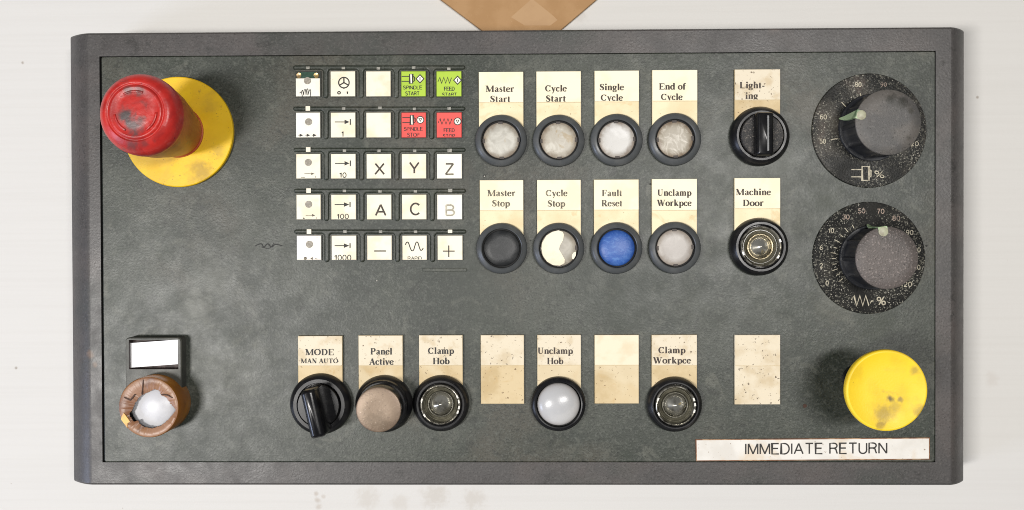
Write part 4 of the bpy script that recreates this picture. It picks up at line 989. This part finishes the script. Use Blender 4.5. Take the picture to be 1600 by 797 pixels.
for a, b in (((675, 488), (720, 478)), ((740, 265), (773, 300)), ((850, 210), (857, 243))): line(m, [a, b], 1.4, hd, Z6)
m.build('dial_print', G['dial_print'], d1, (X, Y), 3, smooth=False)
m = MB(); sans_line(m, '90', Z6(970, 0)[0], Z6(1008, 0)[0], Z6(0, 172)[1], Z6(0, 147)[1], hd); m.build('worn_print', G['dial_rose'], d1, (X, Y), 3, smooth=False)
d2, X, Y = dial((1358, 403), 87, 46.4, 64, G['dial'], G['knob_top'], (1386, 403), 'lower override dial with zigzag symbol and rough grey knob, pointer at 70', 98.5)
m = MB()
for s_, x, y, hw, hh_ in (('0', 561, 577, 8, 13), ('2', 531, 488, 8, 12), ('6', 531, 397, 8, 12), ('10', 581, 310, 15, 13), ('90', 980, 320, 19, 13), ('100', 1012, 408, 24, 13), ('110', 1012, 497, 23, 13), ('120', 962, 583, 30, 13)):
    sans_line(m, s_, *[Z7(q, 0)[0] for q in (x-hw, x+hw)], Z7(0, y+hh_)[1], Z7(0, y-hh_)[1], hd)
line(m, [(684, 662), (697, 640), (711, 692), (727, 640), (742, 692), (757, 640), (773, 692), (786, 668), (796, 668)], 1.8, hd, Z7)
sans_line(m, '%', Z7(812, 0)[0], Z7(860, 0)[0], Z7(0, 690)[1], Z7(0, 646)[1], hd)
bx_, by_ = Z7(774, 448)
for ang in (218, 208, 199, 190, 181, 172, 163, 152, 141, 129, 117):
    a = math.radians(ang); r0, r1 = 51.5, (60 if ang in (218, 199, 172, 152, 129) else 57.5)
    P0 = (X+r0*math.cos(a), Y+r0*math.sin(a), 1.1); P1 = (X+r1*math.cos(a), Y+r1*math.sin(a), 1.1); m.stroke([P0, P1], hd)
m.build('dial_print', G['dial_print'], d2, (X, Y), 3, smooth=False)
m = MB()
for s_, x, y, hw, hh_ in (('30', 656, 241, 19, 13), ('50', 736, 210, 19, 13), ('70', 833, 212, 19, 13), ('80', 912, 247, 20, 13)):
    sans_line(m, s_, *[Z7(q, 0)[0] for q in (x-hw, x+hw)], Z7(0, y+hh_)[1], Z7(0, y-hh_)[1], hd)
m.build('worn_print', G['dial_rose'], d2, (X, Y), 3, smooth=False)

# ---------------------------------------------------------------- return sign
Z9 = zm(1060, 520, 2.877)
P = [at(*Z9(*p), 3) for p in ((78, 480), (1131, 472), (1131, 570), (80, 578))]
m = MB(); P2 = P[::-1]
m.loft([[(x, y, -0.3) for x, y in P2], [(x, y, 2.2) for x, y in P2], [(x, y, 2.6) for x, y in inset(P2, 1.4)], [(x, y, 2.7) for x, y in inset(P2, 2.0)]], False, True, mis=[1, 1, 0])
c = (sum(p[0] for p in P)/4, sum(p[1] for p in P)/4)
sg = m.build('text_sign', [G['sign'], G['sign_edge']], panel, c, 0, smooth=False); label(sg, 'long white strip reading IMMEDIATE RETURN')
m = MB(); sans_line(m, 'IMMEDIATE RETURN', 1164, 1386.5, 710.8, 692.4, 3.0, shear=0.006, w=2.2); m.build('lettering', G['ink'], sg, c, 3, smooth=False)

# ---------------------------------------------------------------- small scars on the plate
def scar(name, pts, h, mat):
    P = [at(*p, 0.2) for p in pts]; m = MB(); m.slab(P, -0.6, h); m.build(name, G[mat], panel, P[0], 0, smooth=False)
def blob(x, y, r, k=7): return [(x+r*random.uniform(.6, 1.2)*math.cos(2*PI*i/k), y+r*random.uniform(.6, 1.2)*math.sin(2*PI*i/k)) for i in range(k)]
scar('dirt_speck', blob(756.5, 274.5, 2.6), .8, 'scuff'); scar('paint_chip', blob(757, 275.5, 1.1), 1.0, 'flake')
scar('dirt_speck', blob(1258, 634, 3.4), .8, 'rust'); scar('dirt_speck', blob(1017, 287.5, 2.0), .8, 'scuff'); scar('dirt_speck', blob(1447.8, 384, 1.6), .8, 'scuff')
scar('paint_chip', blob(589, 438.6, 1.0), .8, 'flake'); scar('dirt_speck', blob(829, 376, 1.2), .8, 'scuff')
m = MB(); line(m, [(399, 384), (408, 381), (412, 386), (418, 381), (424, 386), (430, 382), (441, 384)], 1.7, 0.1, sm=True); line(m, [(408, 386), (420, 388), (428, 380)], 1.0, 0.14, sm=True)
P = at(420, 384); m.build('pen_scribble', G['scuff'], panel, P, 0, smooth=False)

# ---------------------------------------------------------------- cardboard
hb = -TABLE_DROP + 9
m = MB(); P = [at(x, y, hb) for x, y in ((645, -34), (690, 0), (752.5, 47), (764, 56), (868, 56), (877, 46), (931, 0), (975, -38), (900, -110), (720, -110))]
m.slab(P, -TABLE_DROP+0.4, hb, bev=0.8)
c = (sum(p[0] for p in P)/len(P), sum(p[1] for p in P)/len(P))
cb = m.build('cardboard_sheet', G['board'], None, c, -TABLE_DROP, smooth=False)
cb['label'] = 'brown cardboard sheet with a pale patch, behind the panel top edge'; cb['category'] = 'cardboard'
m = MB(); P = [at(*zm(600, 0, 4)(*p), hb) for p in ((793, 108), (925, -8), (1050, 92), (1085, 125), (1040, 160), (880, 160))]
m.slab(P, hb-.5, hb+.25); m.build('pale_patch', G['board_tape'], cb, c, hb, smooth=False)
